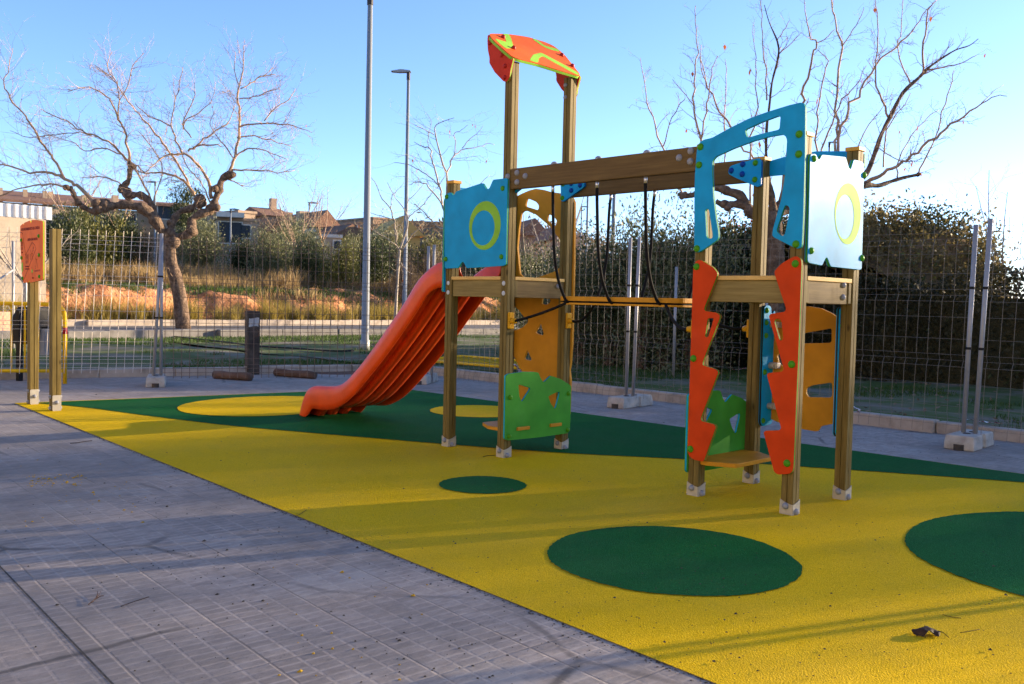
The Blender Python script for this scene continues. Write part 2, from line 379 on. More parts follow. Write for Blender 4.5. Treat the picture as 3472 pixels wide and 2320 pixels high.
def curve_mesh(loops, half, bev=0.0):
    cu = bpy.data.curves.new('tmp', 'CURVE'); cu.dimensions = '2D'; cu.fill_mode = 'BOTH'
    cu.extrude = max(half-bev, .0002); cu.bevel_depth = bev; cu.bevel_resolution = 1; cu.offset = -bev
    for lp in loops:
        sp = cu.splines.new('POLY'); sp.points.add(len(lp)-1); sp.use_cyclic_u = True
        sp.points.foreach_set('co', [c for p in lp for c in (p[0], p[1], 0, 1)])
    o = bpy.data.objects.new('tmp', cu); COL.objects.link(o)
    me = bpy.data.meshes.new_from_object(o.evaluated_get(bpy.context.evaluated_depsgraph_get()))
    bpy.data.objects.remove(o); bpy.data.curves.remove(cu); return me
def place(me, axis, pos):
    """curve-mesh (s, z, depth) -> world; axis 'Y': (s, pos+d, z), 'X': (pos+d, s, z)"""
    n = len(me.vertices); co = np.empty(n*3, np.float32); me.vertices.foreach_get('co', co); co = co.reshape(-1, 3)
    o = np.empty_like(co)
    if axis == 'Y': o[:, 0] = co[:, 0]; o[:, 1] = pos+co[:, 2]; o[:, 2] = co[:, 1]
    else: o[:, 0] = pos+co[:, 2]; o[:, 1] = co[:, 0]; o[:, 2] = co[:, 1]
    return o
def join_meshes(name, parts):
    """parts: list of (V, polygons, material)"""
    mb = MB()
    for V, P, m in parts: mb.mat(m); mb.add(V, P)
    me = mb.mesh(name)
    bm = bmesh.new(); bm.from_mesh(me); bmesh.ops.recalc_face_normals(bm, faces=bm.faces); bm.to_mesh(me); bm.free()
    return me
def board(name, outer, holes, axis, pos, t, face, core, parent, r=.012, rh=.012):
    """sandwich board: coloured skins with a core of another colour; pos = the lower of its two faces"""
    lp = [fillet(outer, r)]+[fillet(h, rh) for h in holes]
    parts = []
    sk = .0055
    for mid, half, m, bv in ((pos+sk/2, sk/2, face, .0016), (pos+t/2, t/2-sk, core, 0), (pos+t-sk/2, sk/2, face, .0016)):
        if m is None: continue
        me = curve_mesh(lp, half, bv); V = place(me, axis, mid)
        parts.append((V.tolist(), [tuple(p.vertices) for p in me.polygons], m)); bpy.data.meshes.remove(me)
    return link(name, join_meshes(name, parts), parent)
_dome = {}
def dome(r, flat=.8):
    key = (round(r, 4), flat)
    if key not in _dome:
        mb = MB(); n = 14; rings = [(r*math.cos(a), r*flat*math.sin(a)) for a in np.linspace(0, math.pi/2*.96, 6)]
        rings = [(r, -.004)]+rings
        vs = [(q*math.cos(2*math.pi*j/n), q*math.sin(2*math.pi*j/n), z) for q, z in rings for j in range(n)]
        k = len(rings)
        mb.add(vs, [(i*n+j, i*n+(j+1) % n, (i+1)*n+(j+1) % n, (i+1)*n+j) for i in range(k-1) for j in range(n)]+[tuple(range((k-1)*n, k*n))])
        _dome[key] = mb
    return _dome[key]
_dm = {}
def bolt(p, d, r, m, parent, flat=.8, name='bolt'):
    key = (round(r, 4), flat, m.name)
    if key not in _dm:
        _dm[key] = dome(r, flat).mesh('bolt', m, True)
    o = bpy.data.objects.new(name, _dm[key]); COL.objects.link(o)
    q = Vector(d).to_track_quat('Z', 'Y')
    o.parent = parent; o.matrix_parent_inverse = Matrix.Translation(-abspos(parent))
    o.location = p; o.rotation_mode = 'QUATERNION'; o.rotation_quaternion = q
    return o

# ------------------------------------------------------------------ ground (setting)
def quad_sheet(name, pts, z, m):
    mb = MB(); mb.add([(x, y, z) for x, y in pts], [tuple(range(len(pts)))])
    return struct(name, mb, m)
mb = MB(); mb.add([(-900, -900, -.14), (900, -900, -.14), (900, 900, -.14), (-900, 900, -.14)], [(0, 1, 2, 3)])
struct('ground', mb, M['gravel'])
KL = [(-8.35, -6.0), (-8.02, -1.0), (-7.25, 2.02), (-6.75, 4.62)]     # kerb line: left leg, corner, then right leg
KR = [(-6.75, 4.62), (30, 4.62)]
quad_sheet('paving', [(-8.6, -14), (14, -14), (30, -14), (30, 4.65), (-6.72, 4.65), (-7.22, 2.02), (-8.0, -1.0), (-8.35, -6)], 0, M['paving'])
# lawn: two rough sheets with uneven relief
def lawn_sheet(name, x0, x1, y0, y1, st, amp, m, zf):
    xs = np.arange(x0, x1+st*.5, st); ys = np.arange(y0, y1+st*.5, st)
    X, Y = np.meshgrid(xs, ys, indexing='ij')
    Z = zf(X, Y)+amp*(np.sin(X*2.1+Y*.7)+np.sin(Y*2.7-X*.9)+np.sin(X*5.3)*np.sin(Y*4.7))/3
    V = np.stack([X, Y, Z], -1).reshape(-1, 3); a, b = X.shape
    i, j = np.meshgrid(np.arange(a-1), np.arange(b-1), indexing='ij'); q = (i*b+j).ravel()
    F = np.stack([q, q+b, q+b+1, q+1], -1)
    me = np_mesh(name, V, F, m); me.polygons.foreach_set('use_smooth', [True]*len(F))
    return tag(link(name, me), kind='structure')
def fbm(X, Y, sc, seed=0):
    r = np.random.RandomState(seed); out = np.zeros_like(X)
    for k in range(7):
        a = r.uniform(0, 6.28); fx, fy = math.cos(a)*sc*(1.55**k)/2, math.sin(a)*sc*(1.55**k)/2
        b = r.uniform(0, 6.28); gx, gy = math.cos(b)*sc*(1.55**k)/2, math.sin(b)*sc*(1.55**k)/2
        out += np.sin(X*fx+Y*fy+r.uniform(0, 6.28)+1.3*np.sin(X*gx+Y*gy+r.uniform(0, 6.28)))/(1.5**k)
    return out
def kerbx(Y): return np.interp(Y, [-6, -1, 2.02, 4.62], [-8.35, -8.02, -7.25, -6.75])
lawn_sheet('lawn', -18, 40, 4.74, 60, .5, .03, M['lawn'], lambda X, Y: .03+0*X)
xs_l = np.linspace(0, 1, 24)
def lawn_left():
    ys = np.arange(-30, 4.75, .25); Y, T = np.meshgrid(ys, xs_l, indexing='ij')
    X1 = kerbx(np.maximum(Y, -6))-.12; X = -18+(X1+18)*T
    Z = .03+.03*(np.sin(X*2.1+Y*.7)+np.sin(Y*2.7-X*.9))/2
    V = np.stack([X, Y, Z], -1).reshape(-1, 3); a, b = X.shape
    i, j = np.meshgrid(np.arange(a-1), np.arange(b-1), indexing='ij'); q = (i*b+j).ravel()
    me = np_mesh('lawn', V, np.stack([q, q+b, q+b+1, q+1], -1), M['lawn']); me.polygons.foreach_set('use_smooth', [True]*len(me.polygons))
    tag(link('lawn', me), kind='structure')
lawn_left()
def kerb_run(name, pts, wd, h, m, seg=.9, z0=-.1):
    mb = MB(); rr = random.Random(5)
    for (x0, y0), (x1, y1) in zip(pts, pts[1:]):
        L = math.hypot(x1-x0, y1-y0); n = max(1, round(L/seg)); ang = math.atan2(y1-y0, x1-x0)
        for i in range(n):
            a, b = i/n*L+.004, (i+1)/n*L-.004
            T = Matrix.Translation((x0, y0, 0)) @ Matrix.Rotation(ang+rr.uniform(-.004, .004), 4, 'Z')
            mb.box((a, -wd/2, z0), (b, wd/2, h+rr.uniform(-.008, .008)), T)
    o = struct(name, mb, m); b = o.modifiers.new('bevel', 'BEVEL'); b.width = .012; b.segments = 2
    return o
kerb_run('kerb', KL, .16, .12, M['kerb'])
kerb_run('kerb', KR, .16, .12, M['kerb'])
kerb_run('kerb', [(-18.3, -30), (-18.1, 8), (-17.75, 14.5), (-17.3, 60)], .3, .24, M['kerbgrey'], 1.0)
# road behind the lawn and its far kerb
quad_sheet('road', [(-29.6, -40), (-18.4, -40), (-18.2, 8), (-17.4, 60), (-29.6, 80)], -.02, M['road'])
kerb_run('kerb', [(-27.6, -30), (-27.9, 9), (-28.0, 60)], .3, .20, M['kerb'], 1.0)

# the bank: a cut face of red soil, then a slope climbing to the town
def bank_z(X, Y):
    d = -28.2-X
    z = np.where(d < 0, 0, 0.0)
    cut = 1/(1+np.exp(-(d-2.0+.5*fbm(X, Y, .9, 4))*2.6))
    z = 1.35*cut*(d > 0)
    z = z+np.clip(d-3, 0, 19)*.075+np.clip(d-22, 0, None)*.030
    return z
def bank(name, x0, x1, st, m, amp, ylo=-46, yhi=96):
    xs = np.arange(x0, x1+st*.01, st); ys = np.arange(ylo, yhi, st)
    X, Y = np.meshgrid(xs, ys, indexing='ij'); Z = bank_z(X, Y)
    d = -28.2-X
    Z = Z+amp*fbm(X, Y, 2.2, 2)*np.clip(d, 0, 1)
    Z = np.where(d <= .01, -.03, Z)
    V = np.stack([X, Y, Z], -1).reshape(-1, 3); a, b = X.shape
    i, j = np.meshgrid(np.arange(a-1), np.arange(b-1), indexing='ij'); q = (i*b+j).ravel()
    me = np_mesh(name, V, np.stack([q, q+b, q+b+1, q+1], -1), m)
    me.polygons.foreach_set('use_smooth', [True]*len(me.polygons))
    tag(link(name, me), kind='structure')
bank('soil_bank', -32.4, -28.0, .16, M['soil'], .10)
bank('hillside', -150, -32.4, 1.2, M['dryhill'], .06)

# ------------------------------------------------------------------ rubber play floor
RUB = [(-5.06, -1.88), (6.9, -2.60), (9.5, -2.75), (9.5, 2.76), (2.0, 2.72), (-4.25, 2.72)]
quad_sheet('yellow_rubber_floor', RUB, .004, M['yrub'])
def jag(pts, seed, amp=.006, step=.05):
    rr = random.Random(seed); out = []
    for (a, b) in zip(pts, pts[1:]):
        n = max(1, int(math.dist(a, b)/step))
        for i in range(n):
            t = i/n; out.append((a[0]+(b[0]-a[0])*t+rr.uniform(-amp, amp), a[1]+(b[1]-a[1])*t+rr.uniform(-amp, amp)))
    return out+[pts[-1]]
def smoothpts(p, k=6):
    out = []
    for i in range(len(p)-1):
        p0, p1, p2, p3 = p[max(i-1, 0)], p[i], p[i+1], p[min(i+2, len(p)-1)]
        for j in range(k):
            t = j/k; out.append(tuple(.5*((2*b)+(-a+c)*t+(2*a-5*b+4*c-d)*t*t+(-a+3*b-3*c+d)*t**3) for a, b, c, d in zip(p0, p1, p2, p3)))
    return out+[p[-1]]
front = smoothpts([(-4.95, -1.72), (-4.26, -1.42), (-3.49, -1.23), (-2.28, -.90), (-1.4, -.53), (-.57, -.15), (-.05, .10), (.8, .55), (1.68, 1.18), (2.7, 1.78), (3.72, 2.33), (4.6, 2.70)])
edge = jag(front, 3, .004, .02)+[(2.0, 2.695), (-4.23, 2.695)]
def ngon(name, pts, z, m):
    me = curve_mesh([pts], .0002); n = len(me.vertices); co = np.empty(n*3, np.float32); me.vertices.foreach_get('co', co); co = co.reshape(-1, 3)
    V = [(p[0], p[1], z) for p in co.tolist()]; F = [tuple(p.vertices) for p in me.polygons if p.normal.z > .5]
    bpy.data.meshes.remove(me); mb = MB(); mb.add(V, F)
    mb2 = MB(); used = sorted({i for f in F for i in f}); ix = {k: i for i, k in enumerate(used)}
    mb2.add([V[i] for i in used], [tuple(ix[i] for i in f) for f in F])
    return struct(name, mb2, m)
ngon('green_rubber_floor', edge, .008, M['grub'])
def circle(name, c, rx, z, m, seed, ry=None, rot=0):
    ry = ry or rx; pts = []; rr = random.Random(seed); n = int(260*max(.5, rx))
    for i in range(n):
        a = 2*math.pi*i/n; k = 1+rr.uniform(-.004, .004)/min(rx, ry)+.006*math.sin(3*a+seed)+.004*math.sin(7*a+seed*2); x, y = rx*math.cos(a)*k, ry*math.sin(a)*k
        pts.append((c[0]+x*math.cos(rot)-y*math.sin(rot), c[1]+x*math.sin(rot)+y*math.cos(rot)))
    return ngon(name, pts, z, m)
circle('green_rubber_circle', (1.355, -.845), .293, .008, M['grub'], 1)
circle('green_rubber_circle', (3.235, -1.305), .610, .008, M['grub'], 2)
circle('green_rubber_circle', (4.69, .46), .945, .008, M['grub'], 3, 1.09)
circle('yellow_rubber_circle', (-3.38, .22), .86, .012, M['yrub'], 4, 1.02, .35)
circle('yellow_rubber_circle', (-1.66, 1.86), .55, .012, M['yrub'], 5)

# ------------------------------------------------------------------ play structure
A_, B_, W = .671, 1.815, .078
PX = {'A': 0, 'B': A_, 'F': A_+B_, 'G': 2*A_+B_, 'E': 0, 'C': A_, 'I': A_+B_, 'H': 2*A_+B_}
PY = {'A': 0, 'B': 0, 'F': 0, 'G': 0, 'E': A_, 'C': A_, 'I': A_, 'H': A_}      # front corner (+X, -Y) of each post
play = thing('play_structure', (1.58, .37, 0), 'two tower wooden climbing frame with orange slide, rope bridge and turquoise boards', 'climbing frame')

def groove_profile(w, g=.0035, d=.006, r=.004):
    h = w/2; P = []
    for k in range(4):      # one side, then turn by 90 degrees
        side = [(-h+r, -h), (-g, -h), (-g*.6, -h+d), (g*.6, -h+d), (g, -h), (h-r, -h), (h-r*.3, -h+r*.3)]
        c, s = [(1, 0), (0, 1), (-1, 0), (0, -1)][k]
        P += [(x*c-y*s, x*s+y*c) for x, y in side]
    return P
PROF = groove_profile(W)
def bracket_plate(w, hi, lo, t=.004):
    """concave topped plate in the (s, z) plane, s 0..w, high at s=0"""
    return [(0, 0), (w, 0)]+[(w*(1-i/6), lo+(hi-lo)*(i/6)**1.6) for i in range(7)]
def foot(parent, cx, cy, w, sub=True):
    """galvanised shoe round the foot of a post whose centre is (cx, cy)"""
    h = w/2+.001
    for ax, sg in (('Y', -1), ('X', 1), ('Y', 1), ('X', -1)):
        mb = MB()
        pl = bracket_plate(w+.004, .092, .066)
        if (ax == 'X'): pl = [(w+.004-s, z) for s, z in pl]
        me = []
        for d in (0, .0045):
            for s, z in pl:
                q = s-(w+.004)/2
                if ax == 'Y': me.append((cx+q, cy+sg*(h+d), z))
                else: me.append((cx+sg*(h+d), cy+q, z))
        n = len(pl)
        fs = [tuple(range(n-1, -1, -1)), tuple(range(n, 2*n))]+[(i, (i+1) % n, n+(i+1) % n, n+i) for i in range(n)]
        mb.add(me, fs); mb.build('base_bracket', M['zinc'], parent)
    for d, p in (((0, -1, 0), (cx-.004, cy-h-.004, .055)), ((1, 0, 0), (cx+h+.004, cy-.006, .022)), ((-1, 0, 0), (cx-h-.004, cy, .022)), ((0, 1, 0), (cx, cy+h+.004, .055))):
        bolt(p, d, .021, M['boltgrey'], parent, .95)
TOP = {'A': 2.20, 'E': 2.20, 'B': 3.09, 'C': 3.09, 'F': 2.245, 'G': 2.245, 'H': 2.245, 'I': 2.245}
posts = {}
for k in 'ABECFGIH':
    cx, cy = PX[k]-W/2, PY[k]+W/2
    mb = MB(); mb.prism([(cx+x, cy+y) for x, y in PROF], .006, TOP[k])
    p = mb.build('post', M['wood2'], play); posts[k] = p
    foot(p, cx, cy, W)
    if k not in 'BC':
        e = W/2+.008; c = MB(); c.box((cx-e, cy-e, TOP[k]+.0005), (cx+e, cy+e, TOP[k]+.026)); c.build('post_cap', M['cap'], p, bevel=.004)

# upper boards
AB = [(-0.08, 2.097), (-0.03, 2.124), (-0.004, 2.122), (0.021, 2.097), (0.04, 2.102), (0.056, 2.126), (0.371, 2.172), (0.385, 2.166), (0.426, 2.121), (0.459, 2.121), (0.503, 2.189), (0.655, 2.189), (0.668, 2.178), (0.668, 1.522), (0.65, 1.511), (0.209, 1.496), (0.175, 1.544), (0.156, 1.548), (0.135, 1.535), (0.108, 1.499), (-0.047, 1.495), (-0.065, 1.507)]
def ellipse_ring(o, i, n=56):
    """o, i = (s0, s1, z0, z1) boxes of the outer and inner ellipse"""
    f = lambda b: [((b[0]+b[1])/2+(b[1]-b[0])/2*math.cos(2*math.pi*k/n), (b[2]+b[3])/2+(b[3]-b[2])/2*math.sin(2*math.pi*k/n)) for k in range(n)]
    return f(o), f(i)
def inlay(name, loops, axis, pos, half, m, parent):
    me = curve_mesh(loops, half, 0); V = place(me, axis, pos)
    me2 = join_meshes(name, [(V.tolist(), [tuple(p.vertices) for p in me.polygons], m)]); bpy.data.meshes.remove(me)
    return link(name, me2, parent)
T = .022
p = board('side_board', AB, [], 'Y', -T, T, M['blue'], M['green'], play)
inlay('ring_inlay', ellipse_ring((.232, .604, 1.640, 2.026), (.267, .534, 1.676, 1.953)), 'Y', -T-.0004, .0008, M['lime'], p)
for s, z in [(0.617, 2.113), (-0.055, 2.091), (-0.052, 1.574), (0.619, 1.582)]: bolt((s, -T, z), (0, -1, 0), .021, M['boltgreen'], p)
HX = 2*A_+B_
GH = [(0.019, 2.116), (0.028, 2.141), (0.085, 2.148), (0.116, 2.12), (0.136, 2.124), (0.159, 2.153), (0.459, 2.176), (0.51, 2.113), (0.534, 2.108), (0.569, 2.173), (0.681, 2.176), (0.711, 2.162), (0.73, 1.833), (0.737, 1.497), (0.713, 1.49), (0.321, 1.495), (0.274, 1.546), (0.257, 1.547), (0.21, 1.496), (0.052, 1.506), (0.034, 1.517)]
p = board('side_board', GH, [], 'X', HX, T, M['blue'], M['green'], play)
tag(p, 'turquoise side board with oval ring, its face catching low sun')
inlay('ring_inlay', ellipse_ring((.342, .691, 1.641, 2.020), (.358, .600, 1.672, 1.946)), 'X', HX+T+.0004, .0008, M['lime'], p)
for s, z in [(0.06, 2.117), (0.715, 2.092), (0.07, 1.578), (0.728, 1.566)]: bolt((HX+T, s, z), (1, 0, 0), .021, M['boltgreen'], p)

ARCH = [(2.437, 1.578), (2.422, 1.583), (2.416, 1.603), (2.405, 1.898), (2.403, 2.071), (2.411, 2.217), (2.417, 2.259), (2.437, 2.283), (2.462, 2.293), (2.522, 2.298), (2.649, 2.344), (2.781, 2.386), (2.91, 2.411), (3.052, 2.432), (3.126, 2.438), (3.147, 2.429), (3.157, 2.41), (3.166, 2.144), (3.169, 1.775), (3.167, 1.609), (3.16, 1.59), (3.142, 1.586), (3.112, 1.596), (2.98, 1.659), (2.971, 1.671), (2.974, 1.703), (3.021, 1.878), (3.042, 2.02), (3.047, 2.227), (3.037, 2.252), (3.015, 2.264), (2.934, 2.261), (2.824, 2.246), (2.683, 2.215), (2.557, 2.177), (2.533, 2.154), (2.53, 2.095), (2.547, 1.924), (2.572, 1.787), (2.593, 1.701), (2.594, 1.667), (2.582, 1.65), (2.528, 1.618), (2.458, 1.581)]
slotT = [(2.76, 2.315), (2.77, 2.324), (2.875, 2.354), (2.983, 2.377), (2.999, 2.371), (2.995, 2.304), (2.987, 2.296), (2.878, 2.285), (2.786, 2.272), (2.771, 2.279)]
slotL = [(2.489, 1.842), (2.499, 1.854), (2.514, 1.851), (2.522, 1.831), (2.553, 1.681), (2.546, 1.664), (2.516, 1.665), (2.505, 1.678)]
slotR = [(3.039, 1.821), (3.049, 1.843), (3.067, 1.843), (3.08, 1.827), (3.079, 1.795), (3.056, 1.676), (3.045, 1.665), (3.029, 1.665), (3.002, 1.69), (3.001, 1.706)]
p = board('arch_board', ARCH, [slotT, slotL, slotR], 'Y', -T, T, M['blue'], M['green'], play)
for s, z in [(2.44, 2.25), (2.434, 2.136), (2.437, 1.603), (3.125, 2.254), (3.127, 2.138), (3.130, 1.613)]: bolt((s, -T, z), (0, -1, 0), .023, M['boltgreen'], p)

OL = [(2.413, 1.484), (2.427, 1.518), (2.453, 1.532), (2.48, 1.525), (2.567, 1.479), (2.597, 1.444), (2.589, 1.417), (2.505, 1.222), (2.512, 1.205), (2.604, 1.196), (2.624, 1.18), (2.622, 1.158), (2.505, 0.875), (2.508, 0.858), (2.611, 0.838), (2.627, 0.822), (2.505, 0.515), (2.513, 0.499), (2.611, 0.488), (2.621, 0.472), (2.542, 0.249), (2.529, 0.24), (2.462, 0.244), (2.427, 0.262), (2.413, 0.289)]
OLs = [(2.534, 1.156), (2.553, 1.162), (2.579, 1.159), (2.576, 1.146), (2.545, 1.045), (2.532, 1.035), (2.518, 1.044)]
OR = [(3.115, 1.54), (3.143, 1.542), (3.166, 1.523), (3.169, 1.493), (3.169, 0.96), (3.165, 0.295), (3.16, 0.269), (3.138, 0.252), (3.064, 0.238), (3.04, 0.251), (2.96, 0.479), (2.971, 0.491), (3.065, 0.505), (3.076, 0.519), (2.97, 0.826), (2.975, 0.842), (3.068, 0.857), (3.081, 0.871), (2.968, 1.185), (2.979, 1.199), (3.071, 1.214), (3.082, 1.23), (2.995, 1.442), (2.998, 1.458), (3.037, 1.499)]
ORs = [(3.004, 1.154), (3.015, 1.17), (3.038, 1.171), (3.052, 1.161), (3.069, 1.058), (3.061, 1.042), (3.043, 1.046)]
p = board('climbing_board', OL, [OLs], 'Y', -T, T, M['orange'], M['green'], play)
for s, z in [(2.439, 1.487), (2.438, 0.897), (2.436, 0.309)]: bolt((s, -T, z), (0, -1, 0), .023, M['boltgreen'], p)
p = board('climbing_board', OR, [ORs], 'Y', -T, T, M['orange'], M['green'], play)
for s, z in [(3.131, 1.498), (3.131, 0.905), (3.124, 0.315)]: bolt((s, -T, z), (0, -1, 0), .023, M['boltgreen'], p)

# low green boards with triangular windows
GBC = [(-0.013, 0.164), (-0.017, 0.655), (0.015, 0.668), (0.177, 0.678), (0.318, 0.671), (0.351, 0.664), (0.379, 0.617), (0.406, 0.587), (0.426, 0.588), (0.498, 0.633), (0.615, 0.602), (0.738, 0.545), (0.749, 0.53), (0.749, 0.16), (0.715, 0.14), (0.363, 0.136), (0.031, 0.142), (0.002, 0.149)]
Gh1 = [(0.127, 0.574), (0.148, 0.576), (0.258, 0.545), (0.258, 0.532), (0.178, 0.446), (0.165, 0.442), (0.139, 0.484)]
Gh2 = [(0.471, 0.465), (0.578, 0.495), (0.608, 0.493), (0.606, 0.467), (0.569, 0.366), (0.549, 0.36), (0.506, 0.403)]
pegs = [[(.115, .213), (.255, .213), (.255, .240), (.115, .240)], [(.496, .211), (.633, .211), (.633, .238), (.496, .238)]]
for X, sg in ((A_, 1), (A_+B_-W-T, -1)):
    p = board('low_board', GBC, [Gh1, Gh2], 'X', X, T, M['green'], M['blue'], play, rh=.016)
    fx = X+T if sg > 0 else X
    for pg in pegs:
        me = curve_mesh([fillet(pg, .006)], .008, .003); V = place(me, 'X', fx+sg*.004)
        link('seat_peg', join_meshes('seat_peg', [(V.tolist(), [tuple(q.vertices) for q in me.polygons], M['mustard'])]), p); bpy.data.meshes.remove(me)
    for s, z in [(0.036, 0.483), (0.034, 0.176), (0.715, 0.477), (0.716, 0.171)]: bolt((fx, s, z), (sg, 0, 0), .021, M['boltgreen'], p)
def plate_poly(name, pts, z0, z1, m, parent, r=.03, bev=.004):
    me = curve_mesh([fillet(pts, r)], (z1-z0)/2, bev); n = len(me.vertices); co = np.empty(n*3, np.float32); me.vertices.foreach_get('co', co); co = co.reshape(-1, 3)
    co[:, 2] += (z0+z1)/2; V = co.tolist(); F = [tuple(q.vertices) for q in me.polygons]; bpy.data.meshes.remove(me)
    return link(name, join_meshes(name, [(V, F, m)]), parent)
plate_poly('seat_board', [(A_, .03), (A_, .64), (.46, .64), (.27, .52), (.27, .13), (.46, .02)], .205, .232, M['mustard'], play)
plate_poly('seat_board', [(A_+B_-W, .03), (A_+B_-W, .65), (A_+B_-W+.12, .66), (A_+B_-W+.30, .55), (A_+B_-W+.30, .10), (A_+B_-W+.13, .015)], .210, .238, M['mustard'], play)

# decks
for x0 in (0, A_+B_):
    x1 = x0+A_
    plate_poly('deck', [(x0-.02, .0), (x0+.02, -.0), (x1-W-.004, .0), (x1-W-.004, W+.01), (x1-.002, W+.01), (x1-.002, A_-.01), (x0-.02, A_-.01)], 1.403, 1.430, M['cream'], play, .004, .003)
    for (y0, y1, xa, xb) in ((.012, .055, x0+.004, x1-W-.004), (A_+.02, A_+.06, x0+.004, x1-W-.004)):
        mb = MB(); mb.box((xa, y0, 1.266), (xb, y1, 1.4025)); mb.build('skirt_board', M['skirt'], play, bevel=.004)
    for xx in (x1-.055, x0-W+.012):
        mb = MB(); mb.box((xx, W+.04, 1.266), (xx+.042, A_-.006, 1.4025)); mb.build('skirt_board', M['wood1'], play, bevel=.004)
    for yy in ((W+.004,) if x0 == 0 else (W+.004, A_-.045)):
        mb = MB(); mb.box((x1-.06, yy, 1.27), (x1-.006, yy+.035, 1.402)); mb.build('corner_block', M['wood2'], play, bevel=.003)
for k, s in (('A', -.042), ('B', .628)):
    for z in (1.375, 1.297): bolt((s, -.0005, z), (0, -1, 0), .019, M['boltwhite'], posts[k], .25)
for z in (1.390, 1.312): bolt((HX-.012, .563, z), (1, 0, 0), .020, M['boltgrey'], posts['H'], .8)
bolt((A_-.012, .587, 1.366), (1, 0, 0), .020, M['boltgrey'], posts['C'], .8)

# back climbing wall of the left tower (mustard), slightly proud of the two rear posts
RY = A_+W
CW = [(-.01, 2.166), (.06, 2.186), (.14, 2.205), (.221, 2.214), (.303, 2.2), (.384, 2.178), (.516, 2.155), (.652, 2.109), (.676, 2.07), (.686, 1.6), (.688, 1.301), (.688, .90), (.676, .72), (.664, .66), (.680, .59), (.676, .30), (.66, .26), (.10, .26), (.02, .30), (.0, .40), (.03, .48), (.10, .54), (.107, .616), (.048, .677), (.004, .73), (-.01, .76), (-.01, .976), (.03, .985), (.094, 1.005), (.156, 1.047), (.165, 1.062), (.162, 1.082), (.112, 1.095), (.061, 1.144), (-.012, 1.197)]
CWo = [(.007, 1.712), (.023, 1.89), (.047, 2.008), (.075, 2.028), (.117, 2.029), (.229, 1.989), (.394, 1.885), (.53, 1.756), (.584, 1.669), (.575, 1.58), (.531, 1.532), (.46, 1.495), (.274, 1.447), (.10, 1.44), (.045, 1.48)]
Wi1 = [(0.113, 2.133), (0.141, 2.131), (0.225, 2.101), (0.26, 2.07), (0.261, 2.041), (0.245, 2.027), (0.158, 2.052), (0.102, 2.066), (0.098, 2.089)]
Wi2 = [(0.371, 1.982), (0.39, 1.984), (0.444, 1.96), (0.478, 1.929), (0.479, 1.901), (0.46, 1.882), (0.433, 1.888), (0.363, 1.935)]
t1 = [(0.308, 1.047), (0.321, 1.045), (0.358, 0.961), (0.345, 0.944), (0.263, 0.962), (0.255, 0.977)]
t2 = [(0.164, 0.812), (0.218, 0.733), (0.209, 0.72), (0.139, 0.725), (0.124, 0.737)]
t3 = [(0.322, 1.218), (0.327, 1.267), (0.428, 1.264), (0.423, 1.23), (0.383, 1.212)]
p = board('climbing_wall', CW, [CWo, Wi1, Wi2, t1, t2, t3], 'Y', RY, T, M['mustard'], M['mustard'], play, rh=.01)
for s, z in ((.63, 2.05), (.63, 1.53), (.63, .86), (.63, .33)): bolt((s, RY+T, z), (0, 1, 0), .021, M['boltgreen'], p)

# slide opening board of the left tower
SO = [(-.02, 1.30), (-.02, 2.06), (.03, 2.15), (.12, 2.185), (.45, 2.185), (.64, 2.15), (.755, 2.08), (.755, 1.30), (.69, 1.30), (.67, 1.86), (.58, 1.98), (.40, 2.02), (.20, 1.98), (.09, 1.86), (.062, 1.30)]
p = board('slide_entry_board', SO, [], 'X', -W-T, T, M['blue'], M['green'], play)
for s, z in ((.03, 1.42), (.03, 1.95), (.715, 1.42), (.715, 1.95)): bolt((-W-T, s, z), (-1, 0, 0), .021, M['boltgreen'], p)

# rear board of the right tower and the slotted panel hung between two plates
RB = [(2.40, 2.145), (2.40, 2.235), (2.60, 2.268), (2.826, 2.282), (3.04, 2.262), (3.16, 2.235), (3.16, 2.145)]
p = board('rear_board', RB, [], 'Y', RY, T, M['blue'], M['green'], play)
PI = [(.735, .405), (.712, .43), (.703, 1.235), (.735, 1.25), (.772, 1.247), (.795, 1.235), (.80, 1.20), (.815, 1.19), (.845, 1.217), (.855, 1.18), (.864, .44), (.85, .411)]
for X, f in ((A_+B_, 1), (HX-W-T, 1)):
    PP = PI if X < 3 else [(min(s-.045, 9), z) for s, z in PI]
    p = board('side_plate', PP, [], 'X', X+.001, T, M['blue'], M['black'], play)
    for s, z in ((.735, 1.215), (.735, 1.13), (.735, 1.04), (.735, .785), (.735, .445)): bolt((X+T, s if X < 3 else s-.045, z), (1, 0, 0), .021, M['boltgreen'], p)
MR = [(2.456, 1.068), (2.47, .90), (2.48, .62), (2.501, .451), (2.557, .432), (2.751, .405), (2.848, .399), (2.867, .407), (2.879, .438), (2.972, .466), (3.03, .47), (3.03, 1.16), (2.98, 1.177), (2.923, 1.21), (2.853, 1.238), (2.756, 1.25), (2.65, 1.235), (2.54, 1.17)]
MRh = [[(2.64, 1.035), (2.751, 1.068), (2.927, 1.105), (2.937, 1.095), (2.937, 1.017), (2.925, 1.007), (2.754, 0.996), (2.64, .992)],
       [(2.766, .655), (2.766, 0.69), (2.81, 0.712), (2.942, 0.741), (2.955, .73), (2.958, 0.654), (2.946, 0.641), (2.781, 0.628)],
       [(2.535, .905), (2.60, .935), (2.69, .925), (2.69, .84), (2.60, .82), (2.55, .845)]]
p = board('slotted_panel', MR, MRh, 'Y', RY+.095, T, M['mustard'], M['mustard'], play)
for z in (1.115, .83, .545):
    mb = MB(); mb.tube([(A_+B_+T, RY+.05, z), (A_+B_+.06, RY+.05, z)], .022, 10); mb.box((A_+B_+.03, RY+.045, z-.02), (A_+B_+.085, RY+.094, z+.02)); mb.build('panel_clip', M['zinc'], play, bevel=.003)
